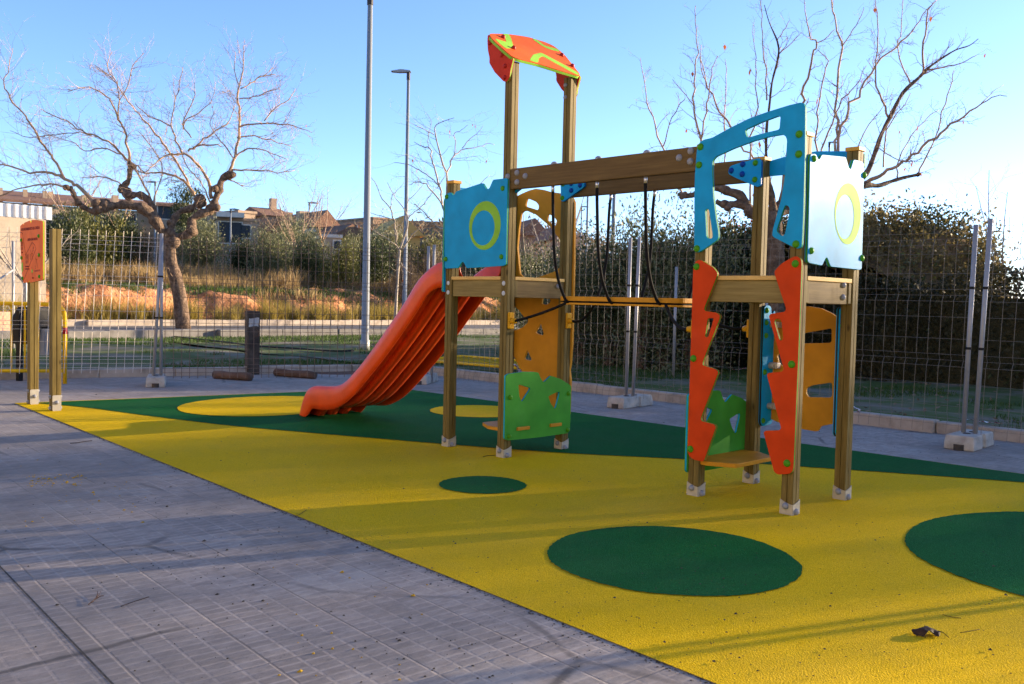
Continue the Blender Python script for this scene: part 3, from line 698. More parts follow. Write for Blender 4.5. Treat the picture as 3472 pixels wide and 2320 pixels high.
for z in (1.09, .55):
    mb = MB(); mb.box((2.985, RY+.06, z-.022), (3.03, RY+.094, z+.022)); mb.build('panel_clip', M['zinc'], play, bevel=.003)

# roof: two gables and one sloping board
gab = [(.700, 3.10), (.66, 3.135), (.405, 3.335), (.402, 3.285), (.410, 3.212), (.432, 3.145), (.430, 3.109), (.495, 3.026), (.598, 2.939), (.635, 2.930), (.663, 2.96), (.672, 3.02)]
for y in (-T, RY):
    g = board('roof_gable', gab, [], 'Y', y, T, M['red'], M['lime'], play)
    fy, d = (y, -1) if y < 0 else (y+T, 1)
    for s, z in ((.435, 3.262), (.575, 3.145), (.612, 3.055), (.612, 2.968)): bolt((s, fy, z), (0, d, 0), .019, M['boltred'], g)
rp0 = Vector((.41, 0, 3.33)); rs = Vector((.7863, 0, -.6178)); rn = Vector((.6178, 0, .7863))
def roofmap(me, off):
    n = len(me.vertices); co = np.empty(n*3, np.float32); me.vertices.foreach_get('co', co); co = co.reshape(-1, 3)
    return [tuple(rp0+rs*float(c[0])+Vector((0, 1, 0))*float(c[1])+rn*(float(c[2])+off)) for c in co]
RO = [(-0.009, -0.006), (-0.032, 0.03), (-0.113, 0.216), (-0.149, 0.308), (-0.205, 0.5), (-0.232, 0.618), (-0.233, 0.689), (-0.23, 0.817), (-0.20, 0.89), (-0.133, 0.905), (-0.022, 0.897), (0.334, 0.775), (0.385, 0.72), (0.376, 0.482), (0.36, 0.261), (0.373, 0.035), (0.364, -0.034), (0.257, -0.045), (0.135, -0.045), (0.067, -0.040)]
RO = [(s, y) for s, y in RO]
parts = []
for off, half, mt_ in ((-.010, .010, M['lime']), (.004, .004, M['rooforange'])):
    me = curve_mesh([fillet(RO, .03)], half, .0015); parts.append((roofmap(me, off), [tuple(q.vertices) for q in me.polygons], mt_)); bpy.data.meshes.remove(me)
roof = link('roof_board', join_meshes('roof_board', parts), play)
for poly in ([(-.113, .216), (-.149, .308), (-.06, .27), (.163, .135), (.225, .0), (.13, -.012), (.06, .0), (.073, .125)],
             [(-.216, .630), (-.228, .694), (-.125, .713), (-.131, .835), (-.140, .890), (-.085, .875), (-.066, .722), (-.098, .665)],
             [(.345, .170), (.187, .334), (.081, .513), (.243, .704), (.334, .765), (.378, .709), (.347, .66), (.159, .464), (.231, .367), (.350, .262)]):
    me = curve_mesh([fillet(poly, .03)], .0015, 0); V = roofmap(me, .0080)
    link('roof_inlay', join_meshes('roof_inlay', [(V, [tuple(q.vertices) for q in me.polygons], M['lime'])]), roof); bpy.data.meshes.remove(me)
for s, y in ((-.011, .142), (.178, .118), (.009, .819), (.204, .785)):
    bolt(rp0+rs*s+Vector((0, y, 0))+rn*.008, rn, .020, M['boltred'], roof, 1.3)

# bridge: two beams, gusset plates, hanging ropes and the hung plank
Z0, Z1 = 2.104, 2.262
for y0 in (.004, A_+.004):
    mb = MB(); mb.box((A_+.001, y0, Z0), (A_+B_-W-.001, y0+.052, Z1)); bm_ = mb.build('bridge_beam', M['wood0'], play, bevel=.006)
    for x in (1.114, 1.544, 1.974): bolt((x, y0+.026, Z1), (0, 0, 1), .026, M['boltgrey'], bm_, .8)
    if y0 < .1:
        for x, z in [(0.747, 2.225), (0.749, 2.153), (0.838, 2.193), (2.259, 2.20), (2.349, 2.235), (2.348, 2.168)]: bolt((x, y0, z), (0, -1, 0), .024, M['boltgrey'], bm_)
bolt((.648, -.0005, 2.205), (0, -1, 0), .023, M['boltgrey'], posts['B'])
for z in (3.03, 2.93): bolt((A_-.058, A_-.0005, z), (0, -1, 0), .018, M['boltgrey'], posts['C'])
triC = [(0.602, 2.206), (0.621, 2.221), (0.861, 2.205), (0.872, 2.155), (0.642, 2.046), (0.616, 2.053)]
triC = [(x, z+.022) for x, z in triC]
triI = [(2*1.5395-x, z) for x, z in triC]
triI = [(2.215, 2.192), (2.23, 2.224), (2.311, 2.24), (2.46, 2.259), (2.478, 2.24), (2.480, 2.069), (2.452, 2.061), (2.283, 2.135), (2.221, 2.168)]
for y, d in ((A_-T, -1), (W+.001, 1)):
    for tri, cb in ((triC, [(0.633, 2.215, 0), (0.630, 2.10, 0), (0.724, 2.212, 1), (0.822, 2.190, 1), (0.726, 2.155, 1)]), (triI, [(2.432, 2.228, 0), (2.432, 2.114, 0), (2.333, 2.227, 1), (2.242, 2.192, 1), (2.331, 2.159, 1)])):
        g = board('gusset_plate', tri, [], 'Y', y if y > .3 else y-.02, T, M['blue'], M['boltblue'], play, r=.02)
        fy = y if d < 0 else y-.02+T
        for x, z, b in cb: bolt((x, fy, z), (0, d, 0), .021, M['boltblue'] if b else M['boltgreen'], g)
# hung plank
def plank(z0, z1, inset=0):
    i = inset; return [(1.0+i, .26+i), (1.05+i, .20+i), (2.05-i, .20+i), (2.13-i, .27+i), (2.13-i, .49-i), (2.05-i, .55-i), (1.05+i, .55-i), (1.0+i, .49-i)]
deckb = plate_poly('bridge_plank', plank(0, 0), 1.250, 1.285, M['cream'], play, .03, .004)
deckb.data.materials[0] = M['mustard']
plate_poly('plank_base', plank(0, 0, .002), 1.222, 1.237, M['mustard'], deckb, .03, .003)
plate_poly('plank_rope', plank(0, 0, .012), 1.2372, 1.2498, M['rope'], deckb, .03, .002)
def bez(pts, k=8): return smoothpts(pts, k)
for y0, yb, sg in ((.03, .205, 1), (A_+.03, .545, -1)):
    for x in (1.105, 1.537, 1.969):
        dx = .018
        path = [(x, y0, Z0-.03), (x-.004, y0+sg*.01, 1.95), (x+.002, y0+sg*.03, 1.62), (x+.004, y0+sg*.075, 1.42), (x+.01, y0+sg*.13, 1.30), (x+.02, yb-sg*.012, 1.246), (x+.035, yb+sg*.03, 1.243)]
        mb = MB(); mb.tube(bez(path), .0115, 8); r_o = mb.build('hanging_rope', M['rope'], play, True)
        mb = MB(); mb.tube([(x, y0, Z0+.002), (x, y0, Z0-.045)], .0125, 10); mb.build('rope_ferrule', M['ferrule'], r_o, True)
# stay ropes from the plank to clamps on the posts
def clamp(cx, cy, cz, dirx):
    mb = MB(); s = 1 if dirx > 0 else -1
    mb.box((cx, cy-.03, cz-.065), (cx+s*.022, cy+.03, cz+.065))
    o = mb.build('rope_clamp', M['yellowclamp'], play, bevel=.009, seg=3)
    m2 = MB(); m2.tube([(cx+s*.015, cy, cz), (cx+s*.062, cy, cz-.004)], [.026, .019], 12); m2.build('clamp_socket', M['yellowclamp'], o, True)
for (cx, cy, sg, px, py) in ((A_, .036, 1, 1.12, .215), (A_, A_+.036, 1, 1.12, .535), (A_+B_-W, .036, -1, 2.03, .215), (A_+B_-W, A_+.036, -1, 2.03, .535)):
    clamp(cx, cy, 1.085, sg)
    a = Vector((cx+sg*.055, cy, 1.083)); b = Vector((px, py, 1.240))
    sag = .055 if sg < 0 or cy > .3 else .012
    path = [tuple(a.lerp(b, t)+Vector((0, 0, -sag*4*t*(1-t)))) for t in (0, .2, .4, .6, .8, 1)]
    mb = MB(); mb.tube(bez(path, 4), .0115, 8); mb.build('stay_rope', M['rope'], play, True)

# slide
ST = [((-.06, 1.585), (-.06, 1.336)), ((-.14, 1.575), (-.13, 1.336)), ((-.203, 1.561), (-.19, 1.336)), ((-.304, 1.533), (-.247, 1.330)), ((-.441, 1.461), (-.337, 1.292)), ((-.556, 1.372), (-.43, 1.205)),
      ((-.697, 1.221), (-.56, 1.077)), ((-.891, 1.033), (-.756, .888)), ((-1.118, .821), (-.985, .682)), ((-1.328, .636), (-1.185, .515)), ((-1.491, .51), (-1.37, .365)),
      ((-1.63, .418), (-1.537, .25)), ((-1.774, .365), (-1.679, .178)), ((-1.95, .345), (-1.825, .131)), ((-2.10, .336), (-2.0, .112)), ((-2.20, .325), (-2.12, .108)),
      ((-2.27, .300), (-2.165, .104)), ((-2.325, .255), (-2.19, .090)), ((-2.371, .190), (-2.215, .065)), ((-2.41, .11), (-2.25, .035)), ((-2.445, .012), (-2.295, .008))]
tf = [.34, .34, .34, .34, .34, .34, .34, .34, .34, .34, .35, .36, .38, .42, .5, .66, .82, .93, .98, 1, 1]
Y0, Y1 = .045, .715
def section(T_, L_, f):
    P = []
    g = lambda y, t: (L_[0]+(T_[0]-L_[0])*t, y, L_[1]+(T_[1]-L_[1])*t)
    tt = min(1, max(f, .0))
    prof = [(Y0, 0), (Y0-.002, .25), (Y0+.002, .55), (Y0+.010, .85), (Y0+.022, .97), (Y0+.045, 1.0), (Y0+.068, .97), (Y0+.085, max(.86, tt)), (Y0+.10, max(.55, tt)), (Y0+.13, tt+.02*(1-tt)), (Y0+.17, tt)]
    for c in (.235, .335, .435):
        prof += [(Y0+c-.045, tt*.98), (Y0+c-.030, tt*.45), (Y0+c-.022, .10), (Y0+c+.022, .10), (Y0+c+.030, tt*.45), (Y0+c+.045, tt*.98)]
    prof += [(Y1-(y-Y0), t) for y, t in prof[10::-1]]
    return [g(y, t) for y, t in prof]
# floor with hollow ribs below: floor sheet and rib sheet are separate skins
def section2(T_, L_, f):
    g = lambda y, t: (L_[0]+(T_[0]-L_[0])*t, y, L_[1]+(T_[1]-L_[1])*t)
    tt = f
    half = [(Y0, 0), (Y0-.003, .25), (Y0, .55), (Y0+.008, .85), (Y0+.022, .97), (Y0+.045, 1.0), (Y0+.068, .97), (Y0+.085, max(.86, tt)), (Y0+.10, max(.58, tt)), (Y0+.135, tt+.02*(1-tt)), (Y0+.18, tt)]
    prof = half+[((Y0+Y1)/2, tt)]+[(Y0+Y1-y, t) for y, t in half[::-1]]
    return [g(y, t) for y, t in prof]
def dens(seq, k=4):
    return smoothpts(seq, k)
Td = dens([s[0] for s in ST]); Ld = dens([s[1] for s in ST]); Fd = [q[0] for q in dens([(x,) for x in tf])]
mb = MB(); secs = [section2(a, b, c) for a, b, c in zip(Td, Ld, Fd)]; n = len(secs[0])
mb.add([p for s in secs for p in s], [(i*n+j, (i+1)*n+j, (i+1)*n+j+1, i*n+j+1) for i in range(len(secs)-1) for j in range(n-1)])
sl_o = mb.build('slide', M['slide'], play, True)
sm = sl_o.modifiers.new('solid', 'SOLIDIFY'); sm.thickness = .010; sm.offset = 0
tag(sl_o, 'glossy orange moulded plastic slide')
mb = MB()
for c in (.19, .335, .48):
    vs = []
    for a, b, f in zip(Td, Ld, Fd):
        g = lambda y, t: (b[0]+(a[0]-b[0])*t, y, b[1]+(a[1]-b[1])*t)
        lo = .06
        vs += [g(Y0+c-.05, f*.97), g(Y0+c-.034, lo+.05), g(Y0+c-.026, lo), g(Y0+c+.026, lo), g(Y0+c+.034, lo+.05), g(Y0+c+.05, f*.97)]
    k = len(Td); mb.add(vs, [(i*6+j, (i+1)*6+j, (i+1)*6+j+1, i*6+j+1) for i in range(k-1) for j in range(5)])
rb = mb.build('slide_ribs', M['slide'], sl_o, True)
sm = rb.modifiers.new('solid', 'SOLIDIFY'); sm.thickness = .006; sm.offset = 0

# ------------------------------------------------------------------ information sign
sx0, sx1, sy = -4.855, -4.175, -1.765
sign = thing('information_sign', (-4.53, -1.76, 0), 'orange play area notice board with green bolts on two wooden posts', 'sign')
for cx in (sx0-.02, sx1-.002):
    cy = -1.748
    mb = MB(); mb.prism([(cx+x*1.16, cy+y*1.16) for x, y in PROF], .006, 1.862); p = mb.build('post', M['wood2'], sign)
    h = W*.58+.001
    for ax, sg in (('X', 1), ('X', -1)):
        mb = MB(); pl = fillet([(-.043, .004), (.043, .004), (.043, .165), (-.043, .165)], .012)
        vs = [(cx+sg*(h+d), cy+s, z) for d in (0, .005) for s, z in pl]; n = len(pl)
        mb.add(vs, [tuple(range(n-1, -1, -1)), tuple(range(n, 2*n))]+[(i, (i+1) % n, n+(i+1) % n, n+i) for i in range(n)])
        mb.build('base_bracket', M['zinc'], p)
    bolt((cx+h+.005, cy, .09), (1, 0, 0), .021, M['boltgrey'], p, .95)
    for z in (.145, .03):
        for d in (-1, 1): bolt((cx, cy+d*h, z), (0, d, 0), .021, M['boltgrey'], p, .95)
SG = [(-5.072, 1.925), (-4.99, 1.945), (-4.972, 1.947), (-4.958, 1.920), (-4.942, 1.953), (-4.752, 1.97), (-4.722, 1.93), (-4.699, 1.972), (-4.557, 1.968), (-4.36, 1.947), (-4.150, 1.905), (-4.150, 1.345), (-4.346, 1.338), (-4.477, 1.331), (-4.716, 1.313), (-4.754, 1.313), (-4.777, 1.35), (-4.8, 1.314), (-4.971, 1.31), (-5.018, 1.416), (-5.065, 1.70), (-5.08, 1.829)]
SG = [(x if x < -4.3 else min(x, -4.335), z) for x, z in SG if x < -4.2 or z < 1.4]
SG = [(-5.072, 1.925), (-4.99, 1.945), (-4.972, 1.947), (-4.958, 1.920), (-4.942, 1.953), (-4.752, 1.97), (-4.722, 1.93), (-4.699, 1.972), (-4.557, 1.968), (-4.36, 1.947), (-4.348, 1.93), (-4.346, 1.355), (-4.360, 1.338), (-4.477, 1.331), (-4.716, 1.313), (-4.754, 1.313), (-4.777, 1.35), (-4.8, 1.314), (-4.971, 1.31), (-5.018, 1.416), (-5.065, 1.70), (-5.08, 1.829)]
sgf = -1.815
sb = board('sign_board', SG, [], 'Y', sgf, .022, M['signorange'], M['lime'], sign)
def glyphs(text, x, z, size, width, slant=0.0):
    cu = bpy.data.curves.new('tmp', 'FONT'); cu.body = text; cu.size = size; cu.extrude = .0008; cu.resolution_u = 3; cu.offset = .0012
    o = bpy.data.objects.new('tmp', cu); COL.objects.link(o)
    me = bpy.data.meshes.new_from_object(o.evaluated_get(bpy.context.evaluated_depsgraph_get()))
    bpy.data.objects.remove(o)
    n = len(me.vertices); co = np.empty(n*3, np.float32); me.vertices.foreach_get('co', co); co = co.reshape(-1, 3)
    k = width/max(1e-6, co[:, 0].max()-co[:, 0].min())
    V = np.stack([x+(co[:, 0]-co[:, 0].min())*k, np.full(n, sgf-.0012)+co[:, 2], z+co[:, 1]+slant*(co[:, 0]-co[:, 0].min())*k], -1)
    F = [tuple(p.vertices) for p in me.polygons]; bpy.data.meshes.remove(me); return V.tolist(), F
mb = MB()
for tx, x, z, s, wd in (('AYUNTAMIENTO DE ONDA', -5.035, 1.870, .040, .60), ('AREA INFANTIL', -4.825, 1.757, .036, .325), ('EDADES DE USO', -4.90, 1.478, .018, .13), ('RECOMENDADO', -4.90, 1.452, .018, .13), ('NIÑOS', -5.03, 1.63, .018, .05), ('112', -4.675, 1.355, .022, .05)):
    V, F = glyphs(tx, x, z, s, wd); mb.add(V, F)
mb.build('lettering', M['engrave'], sb)
# engraved lines and pictograms: strokes standing 1 mm proud
def strokes(polys, wd):
    mb = MB()
    for pl in polys:
        for (a, b) in zip(pl, pl[1:]):
            d = np.array([b[0]-a[0], b[1]-a[1]]); l = np.linalg.norm(d); d /= max(l, 1e-6); nn = np.array([-d[1], d[0]])*wd/2
            q = [np.array(a)+nn, np.array(a)-nn, np.array(b)-nn, np.array(b)+nn]
            mb.box((0, 0, 0), (0, 0, 0)) if False else mb.add([(p[0], sgf-.0013, p[1]) for p in q], [(0, 1, 2, 3)])
    return mb
kids = []
def figure(x, z, h):
    c = [(x+.12*h*math.cos(t)*.8, z+.86*h+.12*h*math.sin(t)) for t in np.linspace(0, 6.28, 9)]
    return [c, [(x, z+.74*h), (x, z+.35*h)], [(x-.16*h, z+.6*h), (x+.16*h, z+.6*h)], [(x-.09*h, z), (x, z+.35*h), (x+.09*h, z)]]
L_ = [[(-5.072, 1.854), (-5.02, 1.852), (-4.985, 1.836), (-4.892, 1.604), (-4.677, 1.736), (-4.60, 1.712), (-4.55, 1.667), (-4.971, 1.325)]]
strokes(L_, .007).build('engraved_line', M['engrave'], sb)
pic = []
for x in (-5.04, -5.01, -4.985): pic += figure(x, 1.665, .085)
for x in (-4.875, -4.84, -4.805): pic += figure(x, 1.515, .10)
for x in (-4.72, -4.675): pic += figure(x, 1.555, .06)
pic += [[(-4.72, 1.66), (-4.70, 1.62), (-4.66, 1.62), (-4.65, 1.67), (-4.62, 1.69), (-4.63, 1.655), (-4.655, 1.64)], [(-4.565, 1.575), (-4.53, 1.53), (-4.495, 1.47)], [(-4.55, 1.55), (-4.515, 1.555)], [(-4.58, 1.495), (-4.57, 1.46), (-4.555, 1.46)], [(-4.60, 1.437), (-4.42, 1.447)], [(-4.60, 1.428), (-4.42, 1.438)], [(-4.68, 1.48), (-4.665, 1.39)]]
strokes(pic, .005).build('pictogram', M['engrave'], sb)
mb = MB(); n = 24
mb.add([(-5.0+.028*math.cos(2*math.pi*k/n), sgf-.0012, 1.48+.055*math.sin(2*math.pi*k/n)) for k in range(n)], [tuple(range(n))])
mb.add([(-4.675+.022*math.cos(2*math.pi*k/n), sgf-.0016, 1.435+.020*math.sin(2*math.pi*k/n)) for k in range(n)], [tuple(range(n))])
mb.build('green_mark', M['lime'], sb)
for s, z in [(-5.025, 1.771), (-4.461, 1.796), (-5.015, 1.579), (-4.45, 1.6), (-4.985, 1.359), (-4.44, 1.377)]: bolt((s, sgf, z), (0, -1, 0), .021, M['boltgreen'], sb)

# ------------------------------------------------------------------ temporary mesh fence and its blocks
def fence_panel(x0, y0, x1, y1, label, lean=0.0, z0=.14, bend=0.0, seed=0, top=2.0, wm='wire', wr=1.0):
    L = math.hypot(x1-x0, y1-y0); ang = math.atan2(y1-y0, x1-x0)
    t = thing('mesh_fence', (x0, y0, 0), label, 'mesh fence', 'temporary mesh fence panels round the play area')
    T = Matrix.Translation((x0, y0, 0)) @ Matrix.Rotation(ang, 4, 'Z')
    for x in (.05, L-.05):
        mb = MB(); mb.tube([(x, 0, .02), (x+lean, 0, top+.02)], .021, 10); mb.xform(T); mb.build('fence_post', M['galv'], t, True)
        for z in (.9, 1.45):
            m2 = MB(); m2.tube([(x+lean*z/2, 0, z-.012), (x+lean*z/2, 0, z+.012)], .024, 10); m2.xform(T); m2.build('tie_band', M['black'], t)
    rr = random.Random(seed)
    folds = [z0+.10, .78, 1.38, top-.10]
    def yz(z):
        d = 0
        for f in folds:
            if abs(z-f) < .055: d = .035*(1-abs(z-f)/.055)
        return d
    zs = [z0-.03]
    for f in folds: zs += [f-.055, f, f+.055]
    zs += [top+.03]
    mb = MB(); n = max(2, round((L-.2)/.105))
    def P(x, z):
        return (x+lean*z/2, yz(z)+bend*math.sin(math.pi*min(1, max(0, x/L)))*max(0, .9-z), z+bend*.35*(x/L)*max(0, 1-z))
    for i in range(n+1):
        x = .1+(L-.2)*i/n+rr.uniform(-.003, .003); mb.tube([P(x, z) for z in zs], .0023*wr, 4, False)
    hz = []
    for f in folds: hz += [f-.055, f, f+.055]
    hz += [.36, .56, .98, 1.18, 1.58, 1.76]
    for z in hz:
        if z < z0-.05: continue
        k = 10; mb.tube([P(.05+(L-.1)*i/k, z) for i in range(k+1)], .0016*wr, 4, False)
    mb.xform(T); mb.build('wire_mesh', M[wm], t)
    return t
FP = [(-8.05, -3.55), (-6.25, .21), (-4.66, 3.59), (-1.05, 3.73), (2.79, 3.84), (6.5, 3.98), (10.1, 4.05)]
labs = ['mesh fence panel behind the orange notice board and its posts', 'mesh fence panel in front of the big pollarded tree and the black post', 'mesh fence panel behind the orange slide and left tower', 'mesh fence panel behind the hung plank of the bridge', 'mesh fence panel at the right edge in front of the hedge', 'mesh fence panel beyond the right edge of the play floor']
for i in range(6):
    fence_panel(*FP[i], *FP[i+1], labs[i], [.10, .0, 0, .03, .05, 0][i], [.16, .12, .12, .14, .12, .12][i], [.12, 0, 0, 0, .03, 0][i], i, [2.0, 1.98, 2.0, 2.0, 2.05, 2.0][i], ['wirepale', 'wirerust', 'wire', 'wire', 'wire', 'wire'][i], [1.5, 1.9, 1.1, 1, 1, 1][i])
def fence_block(x, y, ang, label, L=.62, wd=.24, h=.13):
    T = Matrix.Translation((x, y, 0)) @ Matrix.Rotation(ang, 4, 'Z'); mb = MB()
    prof = []
    a = L/2
    for s in (-1, 1):      # two halves with a notch in the side, tapering upwards
        for (u0, u1) in ((.02, .40), (.44, 1.0)):
            pass
    def fr(z, k): return [(-a*k, -wd/2*k, z), (-a*.16, -wd/2*k, z), (-a*.13, -wd*.40*k, z), (a*.13, -wd*.40*k, z), (a*.16, -wd/2*k, z), (a*k, -wd/2*k, z), (a*k, wd/2*k, z), (-a*k, wd/2*k, z)]
    lv = [fr(.0, 1.0), fr(h*.55, .985), fr(h, .93)]; n = 8
    mb.add([p for l in lv for p in l], [tuple(range(n-1, -1, -1)), tuple(range(2*n, 3*n))]+[(q*n+i, q*n+(i+1) % n, (q+1)*n+(i+1) % n, (q+1)*n+i) for q in range(2) for i in range(n)])
    mb.xform(T); t = thing('fence_block', (x, y, 0), label, 'concrete block', 'concrete feet of the mesh fence')
    mb.build('block', M['concrete'], t, bevel=.018, seg=3)
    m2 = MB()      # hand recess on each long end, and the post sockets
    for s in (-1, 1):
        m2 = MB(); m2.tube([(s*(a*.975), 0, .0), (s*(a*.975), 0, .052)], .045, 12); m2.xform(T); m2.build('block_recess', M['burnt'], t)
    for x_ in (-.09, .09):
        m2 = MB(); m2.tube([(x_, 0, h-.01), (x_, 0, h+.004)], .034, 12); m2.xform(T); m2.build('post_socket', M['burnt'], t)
    return t
fence_block(-6.25, .20, R(155), 'pale concrete fence foot near the left mesh panels and the big tree')
fence_block(-4.72, 3.55, R(125), 'pale concrete fence foot partly hidden behind the slide')
fence_block(-1.06, 3.76, R(96), 'stained concrete fence foot between the two towers', .66)
fence_block(2.79, 3.86, R(93), 'grey concrete fence foot at the right edge of the photo', .60, .26)

# ------------------------------------------------------------------ yellow barriers
def barrier(label, T, group='yellow tubular pedestrian barriers', Lb=2.4, hb=1.05):
    t = thing('pedestrian_barrier', tuple(T.to_translation()), label, 'barrier', group)
    arc = [(.16*(1-math.cos(q*math.pi/12)), 0, hb-.16+.16*math.sin(q*math.pi/12)) for q in range(7)]
    fr = [(0, 0, 0)]+arc+[(Lb-x, 0, z) for x, _, z in arc[::-1]]+[(Lb, 0, 0)]
    mb = MB(); mb.tube(fr, .026, 10); mb.xform(T); mb.build('frame', M['yellowpaint'], t, True)
    mb = MB(); mb.tube([(0, 0, .17), (Lb, 0, .17)], .024, 8); mb.xform(T); mb.build('bottom_rail', M['yellowpaint'], t, True)
    for i in range(1, 15):
        x = Lb*i/15; mb = MB(); mb.tube([(x, 0, .17), (x, 0, hb)], .0125, 6); mb.xform(T); mb.build('bar', M['yellowpaint'], t, True)
    for x in (0, Lb):
        mb = MB(); mb.tube([(x, 0, .66), (x, 0, .745)], .0275, 10); mb.xform(T); mb.build('red_band', M['redtape'], t, True)
    return t
barrier('upright yellow tubular barrier behind the orange notice board', Matrix.Translation((-7.02, -.70, 0)) @ Matrix.Rotation(R(241.5), 4, 'Z'))
gb = ground(1680, 1320, .1)
barrier('yellow tubular barrier lying flat on the kerb and lawn behind the left tower', Matrix.Translation((-6.55, 4.86, .16)) @ Matrix.Rotation(R(6), 4, 'Z') @ Matrix.Rotation(R(-87), 4, 'X'))

# ------------------------------------------------------------------ weathered post, logs, litter bin
def weathered_post():
    x, y = -7.20, 2.12
    t = thing('weathered_post', (x, y, 0), 'square dark weathered timber post with torn silver tape near its top', 'post')
    T = Matrix.Translation((x, y, 0)) @ Matrix.Rotation(R(-12), 4, 'Z'); mb = MB()
    mb.box((-.092, -.092, 0), (.092, .092, .98), T); mb.build('post_shaft', M['burnt'], t, bevel=.008)
    mb = MB(); rr = random.Random(3)
    for (s, z0, z1) in ((.9, .80, .875), (.85, .745, .805)):
        vs = []
        for k in range(7):
            u = -.085+.175*s*k/6; vs += [(.0955, u, z0+rr.uniform(-.01, .01)), (.097+rr.uniform(0, .01), u, z1+rr.uniform(-.012, .012))]
        mb.add(vs, [(2*k, 2*k+2, 2*k+3, 2*k+1) for k in range(6)])
    mb.xform(T); mb.build('torn_tape', M['tapefoil'], t)
    mb = MB(); mb.tube([(.097, .02, .60), (.097, .065, .59), (.098, .075, .66), (.097, .03, .70)], .006, 5); mb.xform(T); mb.build('rusty_hook', M['log'], t)
weathered_post()
def log(a, b, r, label):
    a, b = Vector(a), Vector(b); t = tag(MB().tube([tuple(a.lerp(b, k/5)+Vector((0, 0, .006*math.sin(k*2.1)))) for k in range(6)], [r*(1+.05*math.sin(k*3.3)) for k in range(6)], 12).build('timber_log', M['log'], None, True), label, 'log', 'rusty brown logs lying on the paving')
    return t
p0, p1 = ground(728, 1272, .05), ground(850, 1280, .05); log((p0[0], p0[1], .055), (p1[0], p1[1], .055), .06, 'rusty brown log left of the weathered post, its sawn end towards the slide')
p0, p1 = ground(935, 1264, .05), ground(1068, 1274, .05); log((p0[0], p0[1], .055), (p1[0], p1[1], .055), .058, 'rusty brown log right of the weathered post, reaching towards the slide')
def hose():
    mb = MB(); mb.tube(smoothpts([tuple(ground(u, v, .07)) for u, v in ((560, 1138), (700, 1153), (780, 1162), (850, 1171), (930, 1178), (1010, 1182), (1120, 1190), (1200, 1189))], 4), .018, 6)
    tag(mb.build('garden_hose', M['black'], None, True), 'thin black hose lying across the lawn behind the weathered post', 'hose')
hose()
def manhole():
    p = ground(1142, 1263); mb = MB(); n = 28
    mb.add([(p[0]+.42*math.cos(2*math.pi*k/n), p[1]+.42*math.sin(2*math.pi*k/n), .012) for k in range(n)], [tuple(range(n))])
    mb.add([(p[0]+.42*math.cos(2*math.pi*k/n), p[1]+.42*math.sin(2*math.pi*k/n), .012 if q else 0) for q in (0, 1) for k in range(n)], [(k, (k+1) % n, n+(k+1) % n, n+k) for k in range(n)])
    tag(mb.build('manhole_cover', M['log']), 'dark round manhole cover in the paving behind the foot of the slide', 'manhole cover')
manhole()
def litter_bin():
    p = ground(66, 1292); q = ground(150, 1284)
    d = Vector((q[0]-p[0], q[1]-p[1], 0)); L = .62; d.normalize()
    t = thing('litter_bin', (p[0], p[1], 0), 'litter bin with dark posts, black hood and perforated grey drum behind the notice board', 'litter bin')
    T = Matrix.Translation((p[0], p[1], 0)) @ Matrix.Rotation(math.atan2(d.y, d.x), 4, 'Z')
    for x in (0, L):
        mb = MB(); mb.box((x-.035, -.03, 0), (x+.035, .03, .95), T); mb.build('bin_post', M['black'], t, bevel=.008)
    mb = MB(); pr = [(0, .50), (0, .86), (.10, 1.0), (L-.10, 1.0), (L, .86), (L, .66), (L-.12, .58), (L-.22, .72), (.25, .72), (.14, .50)]
    n = len(pr); mb.add([(x, y, z) for y in (-.13, .13) for x, z in pr], [tuple(range(n-1, -1, -1)), tuple(range(n, 2*n))]+[(i, (i+1) % n, n+(i+1) % n, n+i) for i in range(n)])
    mb.xform(T); mb.build('hood', M['black'], t, bevel=.01)
    mb = MB(); n = 20
    for k in range(8):      # drum of ringed, slotted sheet
        z0, z1 = .34+k*.045, .34+k*.045+(.030 if k not in (0, 7) else .045)
        for j in range(n):
            a0, a1 = 2*math.pi*j/n, 2*math.pi*(j+.72 if k not in (0, 7) else j+1)/n
            mb.add([(L*.66+.15*math.cos(a), .15*math.sin(a), z) for z in (z0, z1) for a in (a0, a1)], [(0, 1, 3, 2)])
    mb.tube([(L*.66, 0, .35), (L*.66, 0, .70)], .135, 16); mb.xform(T); mb.build('drum', M['galv'], t)
    mb = MB(); mb.tube([(.08, -.05, 0), (.08, -.05, .36), (.12, -.05, .375), (L+.12, -.05, .375), (L+.14, -.05, .36), (L+.14, -.05, 0)], .018, 8); mb.xform(T); mb.build('low_rail', M['galv'], t)
litter_bin()

